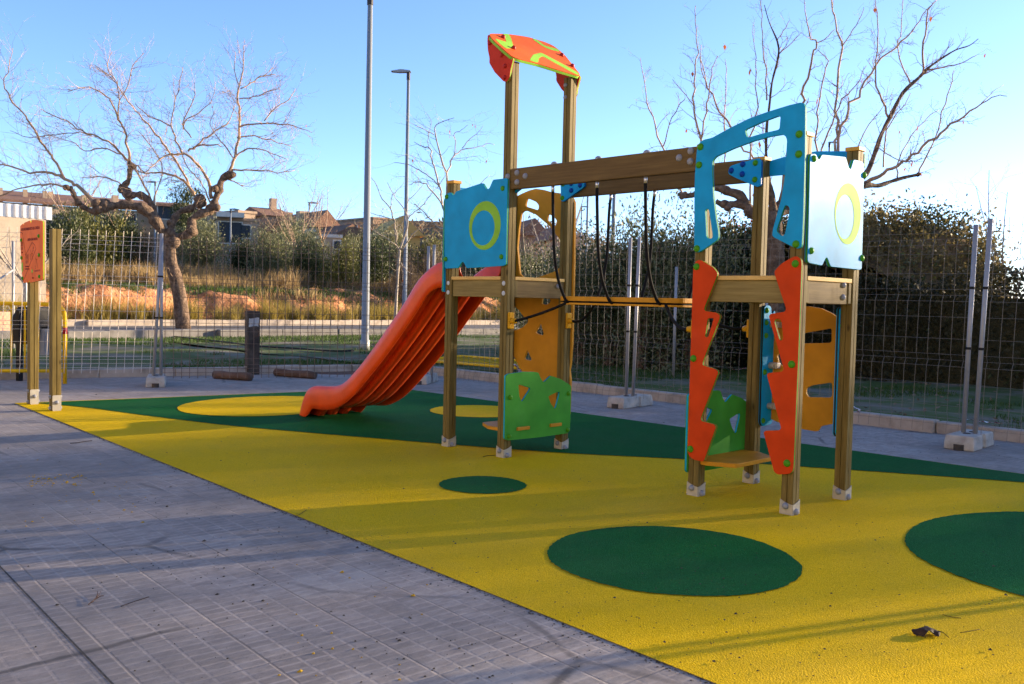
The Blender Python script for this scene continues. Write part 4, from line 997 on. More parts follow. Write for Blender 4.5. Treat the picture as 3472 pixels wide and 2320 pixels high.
# ------------------------------------------------------------------ street lamps
def lamp(u, v, dist, htop, r0, label, arm=.7, adir=None, head=True, group='street lamps', col=.25):
    p = at(u, v, dist); x, y = p[0], p[1]; zb = float(bank_z(np.array(x), np.array(y)))
    t = thing('street_lamp', (x, y, zb), label, 'street lamp', group)
    mb = MB(); mb.tube([(x, y, zb-.05), (x, y, zb+.25), (x, y, zb+.26), (x, y, htop)], [r0*1.25, r0*1.25, r0, r0*.62], 14); mb.build('lamp_post', M['lamp'], t, True)
    if head:
        a = adir if adir is not None else cr
        ax, ay = a[0], a[1]; l = math.hypot(ax, ay); ax, ay = ax/l, ay/l; s = r0*14 if arm is None else arm
        T = Matrix.Translation((x, y, htop)) @ Matrix.Rotation(math.atan2(ay, ax), 4, 'Z')
        mb = MB(); mb.tube([(0, 0, -col), (0, 0, .02), (.08*s, 0, .05)], [r0*.8, r0*.8, r0*.5], 10); mb.xform(T); mb.build('lamp_collar', M['lampdark'], t)
        mb = MB(); pr = [(-.16*s, 0), (-.10*s, .10*s), (.45*s, .15*s), (s, .05*s), (s, 0), (.5*s, -.035*s)]
        n = len(pr); wd = .16*s; mb.add([(q, yy, z+.02) for yy in (-wd, wd) for q, z in pr], [tuple(range(n-1, -1, -1)), tuple(range(n, 2*n))]+[(i, (i+1) % n, n+(i+1) % n, n+i) for i in range(n)])
        mb.xform(T); mb.build('lamp_head', M['lamp'], t, bevel=.02*s)
    return t
lp = lambda v0, u0, d: None
def topz(u, v, d): return float(at(u, v, d)[2])
lamp(1237, 1190, 21.4, topz(1245, -45, 21.4), .088, 'tall thick grey lamp post rising out of the photo left of the slide', col=.40)
lamp(1372, 1000, 34, topz(1370, 247, 34), .085, 'grey street lamp with a flat head turned left, behind the slide', .62, -cr)
lamp(780, 1000, 75, topz(780, 712, 75), .08, 'small far street lamp in front of the brick houses', .7)
lamp(1046, 900, 95, topz(1046, 690, 95), .10, 'small far street lamp above the olive bushes', .95)
lamp(1967, 900, 70, topz(1969, 703, 70), .07, 'small far lamp just right of the left tower in the bridge gap', .55)
lamp(1987, 900, 52, topz(1987, 640, 52), .085, 'thin far lamp post seen left of the hanging ropes', .5)
lamp(2076, 900, 42, topz(2076, 640, 42), .12, 'thicker far lamp post seen between the hanging ropes', .8)
lamp(2797, 900, 60, topz(2797, 486, 60), .09, 'far lamp whose head shows above the right tower boards', .55)
lamp(355*1.479, 900, 80, topz(525, 620, 80), .08, 'faint far street lamp behind the crown of the big tree', .8, -cr)

# ------------------------------------------------------------------ bare trees
TREE_LEFT=[[[-25.22,9.33,-0.1,0.2948],[-25.38,9.25,1.15,0.2653],[-25.48,9.17,1.67,0.2476],[-25.62,9.07,2.25,0.2181],[-25.68,9.04,2.78,0.2063],[-25.7,9.05,3.1,0.224]],[[-25.72,9.02,3.07,0.1886],[-25.82,8.71,3.52,0.1877],[-25.93,8.39,3.91,0.2218],[-26.06,8.1,4.13,0.186],[-26.25,7.71,4.16,0.1505],[-26.44,7.33,4.11,0.1499],[-26.58,7.04,4.09,0.1954],[-26.65,6.84,3.94,0.1376],[-26.76,6.61,3.98,0.1029],[-26.86,6.37,4.19,0.0855],[-26.88,6.21,4.52,0.0908],[-26.92,6.11,4.65,0.0794]],[[-26.66,6.85,4.11,0.0745],[-26.95,6.62,4.56,0.0688],[-27.23,6.38,4.84,0.0574],[-27.5,6.15,5.01,0.0517],[-27.85,5.83,5.18,0.046],[-28.37,5.35,5.22,0.0345],[-28.9,4.86,5.38,0.0288],[-29.43,4.38,5.54,0.0231]],[[-27.5,6.15,5.01,0.0517],[-27.57,6.01,5.34,0.0459],[-27.71,5.78,5.78,0.04],[-27.89,5.52,6.22,0.0399],[-28.05,5.25,6.77,0.0341],[-28.19,5.03,7.14,0.0284],[-28.39,4.72,7.57,0.0283],[-28.49,4.55,8.06,0.0198],[-28.3,4.65,8.6,0.0141],[-28.13,4.73,9.2,0.0084]],[[-26.92,6.11,4.65,0.0453],[-27.29,5.81,4.73,0.0341],[-27.76,5.42,4.73,0.0284],[-28.27,5.0,4.61,0.0228],[-28.83,4.53,4.32,0.0172]],[[-25.78,8.75,3.47,0.1407],[-26.0,8.63,3.88,0.1528],[-26.2,8.56,4.35,0.1413],[-26.56,8.3,4.55,0.1298],[-26.85,8.06,4.55,0.1536],[-27.06,7.94,4.82,0.1183],[-26.96,8.13,5.12,0.1067],[-27.01,8.18,5.49,0.095],[-27.06,8.17,5.67,0.0832]],[[-27.04,8.19,5.73,0.0535],[-26.87,8.03,6.22,0.0413],[-26.69,7.84,6.75,0.035],[-26.63,7.62,7.12,0.0348],[-26.53,7.41,7.53,0.0288],[-26.52,7.23,7.73,0.0258],[-26.55,6.91,7.96,0.0228],[-26.64,6.5,8.01,0.017],[-26.72,5.99,7.77,0.0112]],[[-27.08,8.15,5.72,0.0535],[-27.06,7.91,5.99,0.0413],[-27.04,7.44,6.39,0.035],[-27.11,6.9,6.53,0.0289],[-27.15,6.58,6.63,0.0258],[-27.16,6.14,6.9,0.0227],[-27.22,5.62,7.06,0.0169],[-27.24,5.32,7.18,0.0112]],[[-26.63,7.62,7.12,0.029],[-26.88,7.74,7.8,0.0234],[-27.19,7.78,8.43,0.0177],[-27.63,7.65,8.95,0.0178],[-27.79,7.71,9.33,0.0119],[-27.84,7.85,9.66,0.009]],[[-26.88,7.74,7.8,0.0175],[-26.51,7.91,8.3,0.0174],[-26.29,7.94,8.9,0.0145],[-25.87,8.17,9.33,0.0086]],[[-27.11,6.9,6.53,0.0231],[-27.34,6.42,6.57,0.0172],[-27.58,5.9,6.47,0.0171],[-27.9,5.2,6.29,0.0142],[-28.15,4.65,6.47,0.0084]],[[-27.06,7.91,5.99,0.0236],[-27.98,7.56,6.27,0.0239],[-28.74,7.25,6.21,0.0181],[-29.43,7.02,6.59,0.0152],[-30.15,6.74,6.75,0.0123],[-30.9,6.46,7.03,0.0093]],[[-26.22,8.54,4.47,0.0412],[-26.41,8.36,5.05,0.0353],[-26.59,8.19,5.63,0.0294],[-26.31,8.43,5.4,0.0235]],[[-25.73,9.03,3.25,0.1533],[-25.83,9.13,3.61,0.1302],[-25.83,9.43,4.05,0.1191],[-25.71,9.81,4.25,0.1317],[-25.65,10.09,4.51,0.1683],[-25.66,10.16,4.64,0.1445]],[[-25.83,9.99,4.76,0.0542],[-26.05,9.78,5.11,0.0481],[-26.3,9.52,5.34,0.0421],[-26.63,9.17,5.45,0.0361],[-27.03,8.73,5.43,0.024],[-27.45,8.3,5.71,0.018]],[[-25.83,9.99,4.7,0.0421],[-26.36,9.73,5.61,0.0423],[-26.81,9.49,6.28,0.0364],[-27.18,9.28,6.77,0.0365],[-27.6,9.02,7.27,0.0305],[-28.02,8.76,7.76,0.0245],[-28.39,8.54,8.26,0.0215],[-28.9,8.25,8.96,0.0185],[-29.48,7.87,9.46,0.0124]],[[-25.4,10.42,4.59,0.0722],[-25.29,10.23,5.16,0.0598],[-25.29,9.98,5.6,0.0475],[-25.35,9.63,5.98,0.0472],[-25.49,9.26,6.03,0.0352],[-25.63,8.85,5.94,0.0292],[-25.7,8.52,5.65,0.0232],[-25.76,8.14,5.26,0.0115]],[[-25.43,9.33,6.07,0.0352],[-25.66,9.22,6.48,0.0294],[-25.89,9.14,7.02,0.0295],[-26.2,8.91,7.2,0.0236],[-26.56,8.64,7.35,0.0178],[-27.01,8.35,7.8,0.0148]],[[-25.89,9.14,7.02,0.0236],[-26.12,9.36,7.79,0.0179],[-26.32,9.63,8.57,0.015],[-26.54,9.85,9.3,0.0091]],[[-25.44,9.55,6.15,0.0413],[-25.25,9.77,6.34,0.0354],[-24.98,10.07,6.41,0.0295],[-24.7,10.37,6.36,0.0177]],[[-25.33,9.68,6.28,0.0354],[-25.22,10.0,6.6,0.0296],[-25.04,10.41,6.93,0.0238],[-24.88,10.83,7.33,0.0179],[-24.93,11.05,7.96,0.012]],[[-25.59,9.43,6.91,0.0236],[-25.57,9.6,7.35,0.0207],[-25.37,9.94,7.55,0.0178],[-25.2,10.35,8.12,0.0119],[-25.28,10.45,8.68,0.009]],[[-25.39,9.65,6.63,0.0236],[-25.36,9.32,7.05,0.0205],[-24.76,9.4,7.73,0.0173],[-24.43,9.3,8.35,0.0086]],[[-25.68,9.07,3.19,0.1651],[-25.51,9.42,3.24,0.1538],[-25.41,9.65,3.4,0.178],[-25.47,9.77,3.76,0.1547],[-25.41,9.98,4.01,0.1552],[-25.25,10.35,4.21,0.1558],[-25.28,10.49,4.59,0.1443],[-25.3,10.62,4.9,0.1447],[-25.34,10.77,5.28,0.1331],[-25.26,10.99,5.51,0.1213]],[[-25.26,10.99,5.51,0.0667],[-25.2,11.15,5.97,0.0547],[-25.21,11.25,6.47,0.0487],[-25.22,11.35,7.02,0.0487],[-25.28,11.4,7.58,0.0427],[-25.39,11.41,8.14,0.0367],[-25.45,11.46,8.7,0.0306],[-25.44,11.57,9.21,0.0245],[-25.47,11.65,9.71,0.0184],[-25.56,11.66,10.22,0.0123]],[[-25.19,11.39,7.24,0.0366],[-24.76,11.69,7.33,0.0304],[-24.11,12.13,7.34,0.0242],[-23.51,12.53,7.24,0.0181],[-22.9,12.91,6.98,0.012]],[[-25.37,11.44,8.27,0.0245],[-24.76,11.68,8.31,0.0212],[-24.19,11.89,8.42,0.018],[-23.69,12.08,8.5,0.0119]],[[-25.41,11.5,8.64,0.0245],[-25.32,11.84,8.87,0.0215],[-25.25,12.21,9.2,0.0186],[-25.06,12.72,9.33,0.0125]],[[-25.45,11.46,8.77,0.0184],[-25.58,11.34,9.31,0.0153],[-25.57,11.37,9.98,0.0092]],[[-24.36,11.87,7.42,0.0242],[-24.2,12.31,7.95,0.0213],[-24.05,12.63,8.22,0.0183],[-23.97,12.92,8.68,0.0092]],[[-25.19,11.08,5.66,0.0364],[-25.05,11.47,5.69,0.0305],[-24.86,12.03,5.74,0.0246],[-24.66,12.61,5.7,0.0186],[-24.46,13.19,5.84,0.0125]],[[-25.19,11.17,6.09,0.0364],[-25.09,11.41,6.36,0.0304],[-24.89,11.77,6.5,0.0244],[-24.6,12.29,6.36,0.0184],[-24.29,12.8,6.15,0.0123]],[[-25.26,11.3,6.84,0.0305],[-25.1,11.88,6.96,0.0246],[-24.93,12.47,6.87,0.0186],[-24.72,13.19,6.73,0.0125]],[[-25.19,11.17,6.03,0.0243],[-25.38,10.9,6.56,0.0242],[-25.52,10.72,6.79,0.0182],[-25.69,10.48,7.25,0.0121],[-25.53,10.58,7.73,0.009]],[[-25.34,10.9,5.41,0.0303],[-25.23,11.17,5.25,0.0243],[-25.09,11.49,5.09,0.0122]],[[-25.25,10.35,4.33,0.036],[-25.41,10.17,4.86,0.0239],[-25.57,9.99,5.27,0.0179],[-25.85,9.68,5.74,0.0179],[-26.01,9.5,6.32,0.0119]],[[-26.15,8.6,4.17,0.0353],[-26.34,8.86,4.8,0.0238],[-26.63,9.17,5.63,0.018],[-27.3,9.08,6.4,0.0182],[-28.05,8.9,7.06,0.0123]],[[-26.85,8.06,4.58,0.0295],[-27.38,7.92,5.07,0.0238],[-28.2,7.52,5.27,0.018],[-28.88,7.18,5.23,0.0121]]]
TREE_RIGHT=[[[-2.28,9.33,-0.1,0.1713],[-2.39,9.33,2.05,0.1477],[-2.45,9.3,2.58,0.1418],[-2.49,9.28,2.82,0.1241]],[[-2.49,9.28,2.76,0.1123],[-2.74,9.08,2.85,0.1007],[-2.82,9.04,2.96,0.089],[-2.96,8.93,2.99,0.0713],[-3.1,8.83,2.95,0.0595],[-3.24,8.72,3.02,0.0417]],[[-2.81,9.05,2.96,0.0771],[-2.94,9.0,3.12,0.0774],[-3.1,8.92,3.21,0.0776],[-3.31,8.81,3.27,0.066],[-3.48,8.71,3.2,0.0481],[-3.62,8.63,3.15,0.0453],[-3.79,8.53,3.13,0.0424]],[[-3.31,8.81,3.27,0.024],[-3.49,8.85,3.71,0.0212],[-3.71,8.88,4.19,0.0214],[-3.9,8.94,4.67,0.0185],[-4.0,9.05,5.1,0.0155],[-4.09,9.19,5.57,0.0125],[-4.14,9.33,5.95,0.0095],[-4.28,9.42,6.43,0.0079],[-4.35,9.52,6.78,0.0064]],[[-3.7,8.89,4.16,0.0153],[-3.8,9.17,4.7,0.0155],[-3.89,9.37,5.11,0.0125],[-3.98,9.59,5.57,0.0095],[-3.99,9.76,5.82,0.0064]],[[-3.92,9.35,5.2,0.0094],[-4.05,9.36,5.53,0.0094],[-4.16,9.44,6.01,0.0063]],[[-3.79,8.53,3.16,0.0182],[-4.1,8.58,3.64,0.0154],[-4.38,8.63,4.1,0.0156],[-4.67,8.72,4.64,0.0126],[-4.9,8.82,5.13,0.0096],[-5.11,8.94,5.63,0.0065],[-5.2,9.0,5.86,0.0049]],[[-4.35,8.66,4.07,0.0124],[-4.16,8.57,4.43,0.0092],[-3.96,8.54,4.71,0.0091],[-3.81,8.55,4.84,0.006]],[[-3.9,8.94,4.76,0.0092],[-4.02,8.82,4.97,0.0077],[-4.18,8.65,5.24,0.0046]],[[-2.51,9.28,3.23,0.0266],[-2.89,9.33,3.77,0.018],[-3.17,9.32,4.07,0.0182],[-3.5,9.36,4.53,0.0185],[-3.82,9.4,5.01,0.0156],[-3.98,9.43,5.26,0.0126],[-4.24,9.56,5.82,0.008]],[[-2.78,9.08,3.0,0.0208],[-2.88,9.24,3.85,0.015],[-2.93,9.32,4.31,0.015],[-2.93,9.44,4.72,0.0121],[-3.02,9.5,5.25,0.0091],[-3.07,9.56,5.63,0.0076],[-3.17,9.6,6.1,0.0046]],[[-3.16,8.86,3.24,0.0149],[-3.38,9.16,4.04,0.0122],[-3.61,9.46,4.87,0.0093],[-3.73,9.67,5.39,0.0079],[-3.85,9.79,5.77,0.0048]],[[-2.47,9.3,2.82,0.0886],[-2.43,9.15,3.15,0.0644],[-2.41,9.04,3.37,0.0349],[-2.37,8.85,3.75,0.0259],[-2.29,8.7,4.15,0.0227],[-2.19,8.59,4.48,0.0197],[-2.09,8.48,4.84,0.0167],[-1.94,8.39,5.21,0.0165],[-1.91,8.29,5.42,0.0136],[-1.94,8.08,5.68,0.0081],[-1.94,7.92,5.91,0.0054]],[[-2.22,8.56,4.59,0.0141],[-2.25,8.55,5.1,0.0112],[-2.3,8.5,5.51,0.0084],[-2.32,8.48,5.93,0.007],[-2.34,8.47,6.2,0.0056]],[[-1.91,8.29,5.42,0.0082],[-1.82,8.31,5.57,0.0068],[-1.72,8.34,5.73,0.0041]],[[-1.93,8.41,5.26,0.0082],[-1.81,8.56,5.44,0.0069],[-1.71,8.69,5.61,0.0041]],[[-2.47,9.3,2.85,0.0768],[-2.28,9.57,3.16,0.0533],[-2.09,9.81,3.25,0.0474]],[[-2.4,9.39,3.0,0.0354],[-2.12,9.07,3.76,0.0258],[-1.83,8.9,4.32,0.0224],[-1.74,8.81,4.54,0.0222],[-1.59,8.68,4.88,0.0192],[-1.45,8.57,5.18,0.0162],[-1.37,8.52,5.32,0.0134],[-1.4,8.35,5.45,0.0107],[-1.37,8.19,5.67,0.0079],[-1.33,8.04,5.89,0.0052]],[[-1.37,8.52,5.32,0.0081],[-1.26,8.57,5.39,0.008],[-1.12,8.62,5.53,0.0053]],[[-1.98,9.91,3.26,0.0267],[-1.95,9.76,3.88,0.0176],[-1.9,9.66,4.39,0.0146],[-1.85,9.6,4.77,0.0116],[-1.76,9.58,5.13,0.0115],[-1.7,9.57,5.34,0.0086],[-1.8,9.39,5.49,0.0057]],[[-2.45,9.32,2.82,0.1004],[-2.25,9.84,3.0,0.0838],[-2.05,10.36,3.19,0.0728],[-1.87,10.83,3.34,0.0614],[-1.73,11.19,3.44,0.0526],[-1.62,11.45,3.45,0.0405],[-1.51,11.75,3.56,0.0345],[-1.39,12.04,3.65,0.0316],[-1.27,12.33,3.72,0.0286]],[[-1.99,10.43,3.22,0.0364],[-2.1,10.71,4.05,0.0246],[-2.14,10.85,4.44,0.0248],[-2.25,10.96,4.93,0.0219],[-2.32,11.12,5.43,0.022],[-2.37,11.33,6.01,0.0191],[-2.48,11.38,6.36,0.016],[-2.61,11.43,6.77,0.0129],[-2.68,11.49,7.06,0.0097]],[[-2.36,11.34,6.05,0.0127],[-2.22,11.36,6.24,0.0095],[-2.07,11.37,6.46,0.0078],[-1.96,11.34,6.68,0.0047]],[[-1.98,10.45,3.31,0.0364],[-2.1,10.82,4.28,0.0278],[-2.08,11.12,4.81,0.025],[-2.01,11.42,5.22,0.022],[-1.92,11.81,5.75,0.0191],[-1.81,12.07,5.97,0.016],[-1.69,12.37,6.23,0.0161],[-1.61,12.6,6.46,0.0129],[-1.53,12.86,6.79,0.0098],[-1.42,13.18,7.13,0.0082]],[[-1.94,9.95,3.26,0.0237],[-1.82,9.73,3.9,0.0175],[-1.65,9.67,4.3,0.0144],[-1.45,9.65,4.67,0.0114],[-1.26,9.68,4.87,0.0085],[-1.09,9.66,5.17,0.0056]],[[-1.88,10.83,3.37,0.0552],[-1.7,11.1,3.63,0.0493],[-1.63,11.27,3.98,0.0401],[-1.58,11.41,4.36,0.0372],[-1.51,11.57,4.68,0.0373],[-1.39,11.82,5.14,0.0343],[-1.22,12.08,5.44,0.0313],[-1.14,12.22,5.61,0.0251],[-0.99,12.45,5.81,0.0188],[-0.83,12.67,5.98,0.0126],[-0.68,12.89,6.08,0.0095],[-0.58,13.03,6.21,0.0063]],[[-1.13,12.22,5.59,0.0157],[-0.89,12.3,5.61,0.0124],[-0.63,12.39,5.65,0.0093],[-0.39,12.45,5.77,0.0061]],[[-1.19,12.11,5.47,0.0188],[-1.13,11.97,5.71,0.0186],[-1.02,11.74,6.1,0.0153],[-0.93,11.59,6.38,0.0121],[-0.81,11.52,6.57,0.009]],[[-1.31,11.91,5.3,0.0156],[-1.5,11.96,5.68,0.0126],[-1.65,12.06,6.1,0.0111],[-1.65,12.24,6.39,0.0096],[-1.78,12.49,7.04,0.0065]],[[-1.53,11.55,4.68,0.0217],[-1.6,11.33,4.97,0.0185],[-1.62,11.17,5.28,0.0153],[-1.56,11.03,5.75,0.0121],[-1.49,10.89,6.24,0.009],[-1.49,10.74,6.56,0.006]],[[-1.74,11.18,3.49,0.0433],[-1.58,11.26,3.58,0.037],[-1.4,11.34,3.69,0.0307],[-1.19,11.43,3.84,0.0275],[-0.99,11.51,4.01,0.0243],[-0.72,11.62,4.24,0.0241],[-0.55,11.68,4.4,0.021],[-0.3,11.78,4.6,0.0178],[-0.06,11.87,4.79,0.0118],[0.13,11.96,4.89,0.0088],[0.29,12.03,4.89,0.0058]],[[-0.06,11.87,4.79,0.0089],[0.01,12.19,5.03,0.006],[0.09,12.45,5.18,0.0045]],[[-1.27,12.33,3.73,0.0159],[-1.24,12.58,4.08,0.016],[-1.21,12.85,4.43,0.0129],[-1.23,13.18,4.99,0.0131],[-1.22,13.51,5.5,0.0099],[-1.24,13.71,5.87,0.0067]],[[-1.46,11.27,3.75,0.0153],[-1.39,11.18,4.37,0.0122],[-1.21,11.25,4.69,0.0091],[-1.04,11.31,5.0,0.006]],[[-1.44,11.81,3.63,0.0157],[-1.51,12.0,3.97,0.0127],[-1.47,12.47,4.5,0.0097],[-1.36,12.95,4.91,0.0082],[-1.29,13.17,5.03,0.0049]],[[-1.19,11.43,3.84,0.0092],[-1.52,11.15,4.11,0.0092],[-1.42,11.31,4.57,0.0061]],[[-1.85,11.05,4.07,0.0124],[-1.77,11.31,4.55,0.0093],[-1.64,11.57,4.89,0.0062],[-1.63,11.71,5.28,0.0047]]]
TREE_YOUNG_A=[[[-18.08,13.06,-0.1,0.0526],[-18.07,13.13,1.72,0.0445],[-18.06,13.19,2.41,0.0404],[-18.07,13.21,2.74,0.0404]],[[-18.07,13.2,2.7,0.0283],[-18.1,13.1,3.01,0.0242],[-18.09,13.01,3.41,0.0241],[-18.08,12.97,3.68,0.0241],[-18.11,12.86,4.04,0.02],[-18.24,12.63,4.34,0.016],[-18.32,12.44,4.77,0.0119],[-18.4,12.3,4.99,0.008]],[[-18.08,12.97,3.68,0.0161],[-18.2,12.66,3.79,0.012],[-18.32,12.36,3.85,0.0119],[-18.41,12.13,3.91,0.0079]],[[-18.11,12.86,4.04,0.016],[-18.16,12.92,4.4,0.012],[-18.07,13.1,4.65,0.0101],[-17.99,13.28,4.91,0.006]],[[-18.09,13.1,2.97,0.0242],[-18.0,13.0,3.28,0.0201],[-17.95,12.9,3.51,0.016]],[[-18.07,13.21,2.74,0.0324],[-18.02,13.29,3.02,0.0283],[-17.96,13.39,3.39,0.0283],[-17.96,13.44,3.75,0.0243],[-18.04,13.39,4.0,0.0203],[-18.14,13.31,4.2,0.0162],[-18.31,13.18,4.44,0.0122],[-18.52,13.02,4.92,0.0081]],[[-17.96,13.44,3.75,0.0202],[-17.77,13.58,4.0,0.0162],[-17.6,13.7,4.2,0.0161],[-17.44,13.83,4.4,0.0121],[-17.27,13.94,4.76,0.008]],[[-18.04,13.24,2.78,0.0243],[-17.66,13.32,3.13,0.0201],[-17.36,13.38,3.41,0.016],[-17.14,13.45,3.56,0.0119]],[[-18.01,13.42,4.0,0.0162],[-17.98,13.48,4.36,0.0122],[-17.82,13.66,4.61,0.0101],[-17.67,13.84,4.9,0.0061]],[[-18.08,13.11,2.89,0.0202],[-18.15,12.79,3.08,0.016],[-18.23,12.4,3.29,0.0119],[-18.27,12.23,3.36,0.0079]],[[-18.03,13.22,2.37,0.0162],[-17.9,13.32,2.17,0.0121],[-17.7,13.47,1.98,0.0081]]]
TREE_YOUNG_B=[[[-14.69,12.48,-0.1,0.0586],[-14.77,12.51,2.26,0.0512],[-14.82,12.51,2.99,0.0476],[-14.94,12.43,3.72,0.0439]],[[-14.85,12.48,3.17,0.0329],[-14.92,12.35,3.24,0.0292],[-15.02,12.13,3.37,0.0255],[-15.08,11.98,3.55,0.0182],[-15.17,11.77,3.75,0.0145],[-15.26,11.56,3.95,0.0108]],[[-14.92,12.44,3.61,0.0329],[-15.2,12.54,4.11,0.0296],[-15.43,12.63,4.54,0.0298],[-15.7,12.69,4.98,0.0263],[-15.94,12.76,5.38,0.0227],[-16.16,12.81,5.74,0.019],[-16.38,12.74,5.83,0.0153],[-16.69,12.64,5.97,0.0077]],[[-14.94,12.43,3.72,0.0256],[-14.96,12.1,4.2,0.0218],[-15.04,11.78,4.5,0.018],[-15.13,11.54,4.52,0.0144],[-15.2,11.32,4.43,0.0072]],[[-15.43,12.63,4.54,0.0186],[-15.73,12.48,4.84,0.0149],[-16.01,12.32,5.03,0.015],[-16.29,12.15,5.19,0.0113],[-16.69,11.89,5.27,0.0075]],[[-14.89,12.48,3.72,0.0366],[-14.66,12.28,4.41,0.0325],[-14.55,12.16,4.79,0.0287],[-14.54,12.01,5.02,0.025],[-14.49,11.82,5.38,0.0213],[-14.42,11.62,5.77,0.0176],[-14.34,11.54,6.02,0.014],[-14.07,11.63,6.14,0.0105],[-13.78,11.75,6.21,0.0069]],[[-14.45,11.59,5.8,0.0141],[-14.58,11.34,5.92,0.0105],[-14.7,11.12,6.01,0.0087],[-14.8,10.93,6.13,0.0052]],[[-14.55,12.16,4.79,0.0251],[-14.65,12.38,5.18,0.0217],[-14.67,12.58,5.42,0.0182],[-14.61,12.91,5.6,0.0146],[-14.49,13.35,5.68,0.0111],[-14.45,13.6,5.82,0.0093],[-14.38,13.84,5.81,0.0056]],[[-14.69,12.55,5.42,0.0146],[-14.6,12.51,5.73,0.0127],[-14.58,12.44,5.97,0.0108],[-14.37,12.54,6.07,0.0072],[-14.2,12.63,6.2,0.0054]],[[-14.68,12.83,5.6,0.0146],[-14.56,13.06,5.91,0.011],[-14.44,13.28,6.14,0.0074],[-14.39,13.38,6.3,0.0044]],[[-15.47,12.59,4.5,0.0149],[-15.38,12.68,4.73,0.0112],[-15.28,12.78,4.88,0.0074]],[[-16.16,12.81,5.74,0.0114],[-16.19,12.77,6.08,0.0095],[-16.12,12.85,6.53,0.0076],[-16.22,12.73,6.79,0.0046]],[[-14.85,12.5,3.36,0.0256],[-14.63,12.74,3.73,0.0183],[-14.45,12.95,4.32,0.0146],[-14.21,13.22,4.62,0.011],[-14.07,13.38,4.85,0.0073]],[[-14.81,12.52,3.18,0.0256],[-14.45,12.68,3.5,0.0182],[-13.98,12.83,4.06,0.0144],[-13.7,12.96,4.27,0.0072]]]

def bare_tree(name, limbs, label, cat, bark, seed, big, tw_len, tw_n, group=None, leaf=0, hang=.0, thin_k=1.0, knob=.6, lumps=()):
    rr = np.random.RandomState(seed); b = limbs[0][0]
    t = thing(name, (b[0], b[1], 0), label, cat, group)
    trunk, boughs, twigs = MB(), MB(), MB(); tips = []
    for li in limbs:
        P = np.array(li); pts = P[:, :3]; rad = P[:, 3]
        k = 3 if len(P) > 1 else 1
        k = 4 if rad.max() > big else 3; path = np.array(smoothpts([tuple(p) for p in P], k)); pp, rd = path[:, :3].copy(), np.clip(path[:, 3], .004, None)
        thick = rd.max() > big
        if thick:
            m_ = max(2, len(pp)//4+1); jj = rr.normal(0, 1, (m_, 3)); jit = np.stack([np.interp(np.arange(len(pp)), np.linspace(0, len(pp)-1, m_), jj[:, q]) for q in range(3)], -1)*rd[:, None]*.16; jit[0] = 0; pp = pp+jit; s_ = np.arange(len(rd)); kn = 0 if limbs[0] is li else knob; rd = rd*thin_k*(1+kn*(.13*np.sin(s_*1.1+seed)+.10*np.sin(s_*2.3))+rr.uniform(-.05, .08, len(rd)))
        else: pp[1:] += rr.normal(0, 1, pp[1:].shape)*np.minimum(.02, rd[1:, None]*1.0)
        (trunk if thick else boughs).tube(pp, rd, 10 if thick else 5)
        seg = np.linalg.norm(np.diff(pp, axis=0), axis=1); L = seg.sum(); cum = np.concatenate([[0], np.cumsum(seg)])
        thin = rd.mean() < big*1.0
        n = int(L*tw_n*(1 if thin else .18))
        for q in range(n):
            s = L*(.12+.88*rr.rand()) if thin else L*(.3+.7*rr.rand())
            i = min(np.searchsorted(cum, s)-1, len(seg)-1); i = max(i, 0); f = (s-cum[i])/max(seg[i], 1e-6)
            p = pp[i]*(1-f)+pp[i+1]*f; d = (pp[i+1]-pp[i])/max(seg[i], 1e-6)
            twig(twigs, rr, p, d, tw_len*(.35+.9*rr.rand())*(1 if thin else .8), max(.003, min(.009, rd[i]*.42)), 2, hang)
        if thin: tips.append(pp[-1])
    for (li_, ix_, k_) in lumps:      # pollard heads: swollen knuckles of old cuts
        c_ = np.array(limbs[li_][ix_]); r_ = c_[3]*k_
        for _ in range(5):
            o_ = rr.normal(0, .42, 3)*r_; d_ = rr.normal(0, 1, 3); d_ /= np.linalg.norm(d_); q_ = r_*rr.uniform(.65, 1.0)
            trunk.tube([c_[:3]+o_+d_*q_*a_ for a_ in (-.95, -.7, -.3, .2, .65, .95)], [q_*b_ for b_ in (.25, .68, .95, .98, .72, .22)], 8)
    trunk.build('trunk', M[bark], t, True)
    boughs.build('bough', M[bark] if bark != 'bark' else M['twig'], t, True)
    tw = twigs.build('twigs', M['twig'] if bark == 'bark' else M[bark], t); tag(tw, kind='stuff')
    if leaf:
        mb = MB()
        V = np.array(twigs.v)
        for q in range(leaf):
            p = V[rr.randint(len(V))]; s = rr.uniform(.05, .09); a = rr.normal(0, 1, 3); a /= np.linalg.norm(a); c = np.cross(a, rr.normal(0, 1, 3)); c /= np.linalg.norm(c)
            dn = np.array([0, 0, -1.])
            mb.add([p, p+dn*s*.5+c*s*.4, p+dn*s*1.3, p+dn*s*.5-c*s*.4+a*s*.1], [(0, 1, 2, 3)])
        lf = mb.build('last_leaves', M['redleaf'], t); tag(lf, kind='stuff')
    return t
def twig(mb, rr, p, d, L, r, depth, hang):
    n = 4; a = rr.normal(0, 1, 3); a -= d*(a@d); a /= max(np.linalg.norm(a), 1e-6)
    th = rr.uniform(.45, 1.1); v = d*math.cos(th)+a*math.sin(th)
    pts = [p]; up = np.array([0, 0, rr.uniform(.0, .5)-hang])
    for i in range(n):
        v = v+rr.normal(0, .16, 3)+up*.22; v /= np.linalg.norm(v); pts.append(pts[-1]+v*L/n)
        if depth > 0 and i > 0 and rr.rand() < .75: twig(mb, rr, pts[-1], v, L*rr.uniform(.35, .65), r*.65, depth-1, hang)
    mb.tube(pts, [r*(1-.65*i/n) for i in range(n+1)], 3, False)
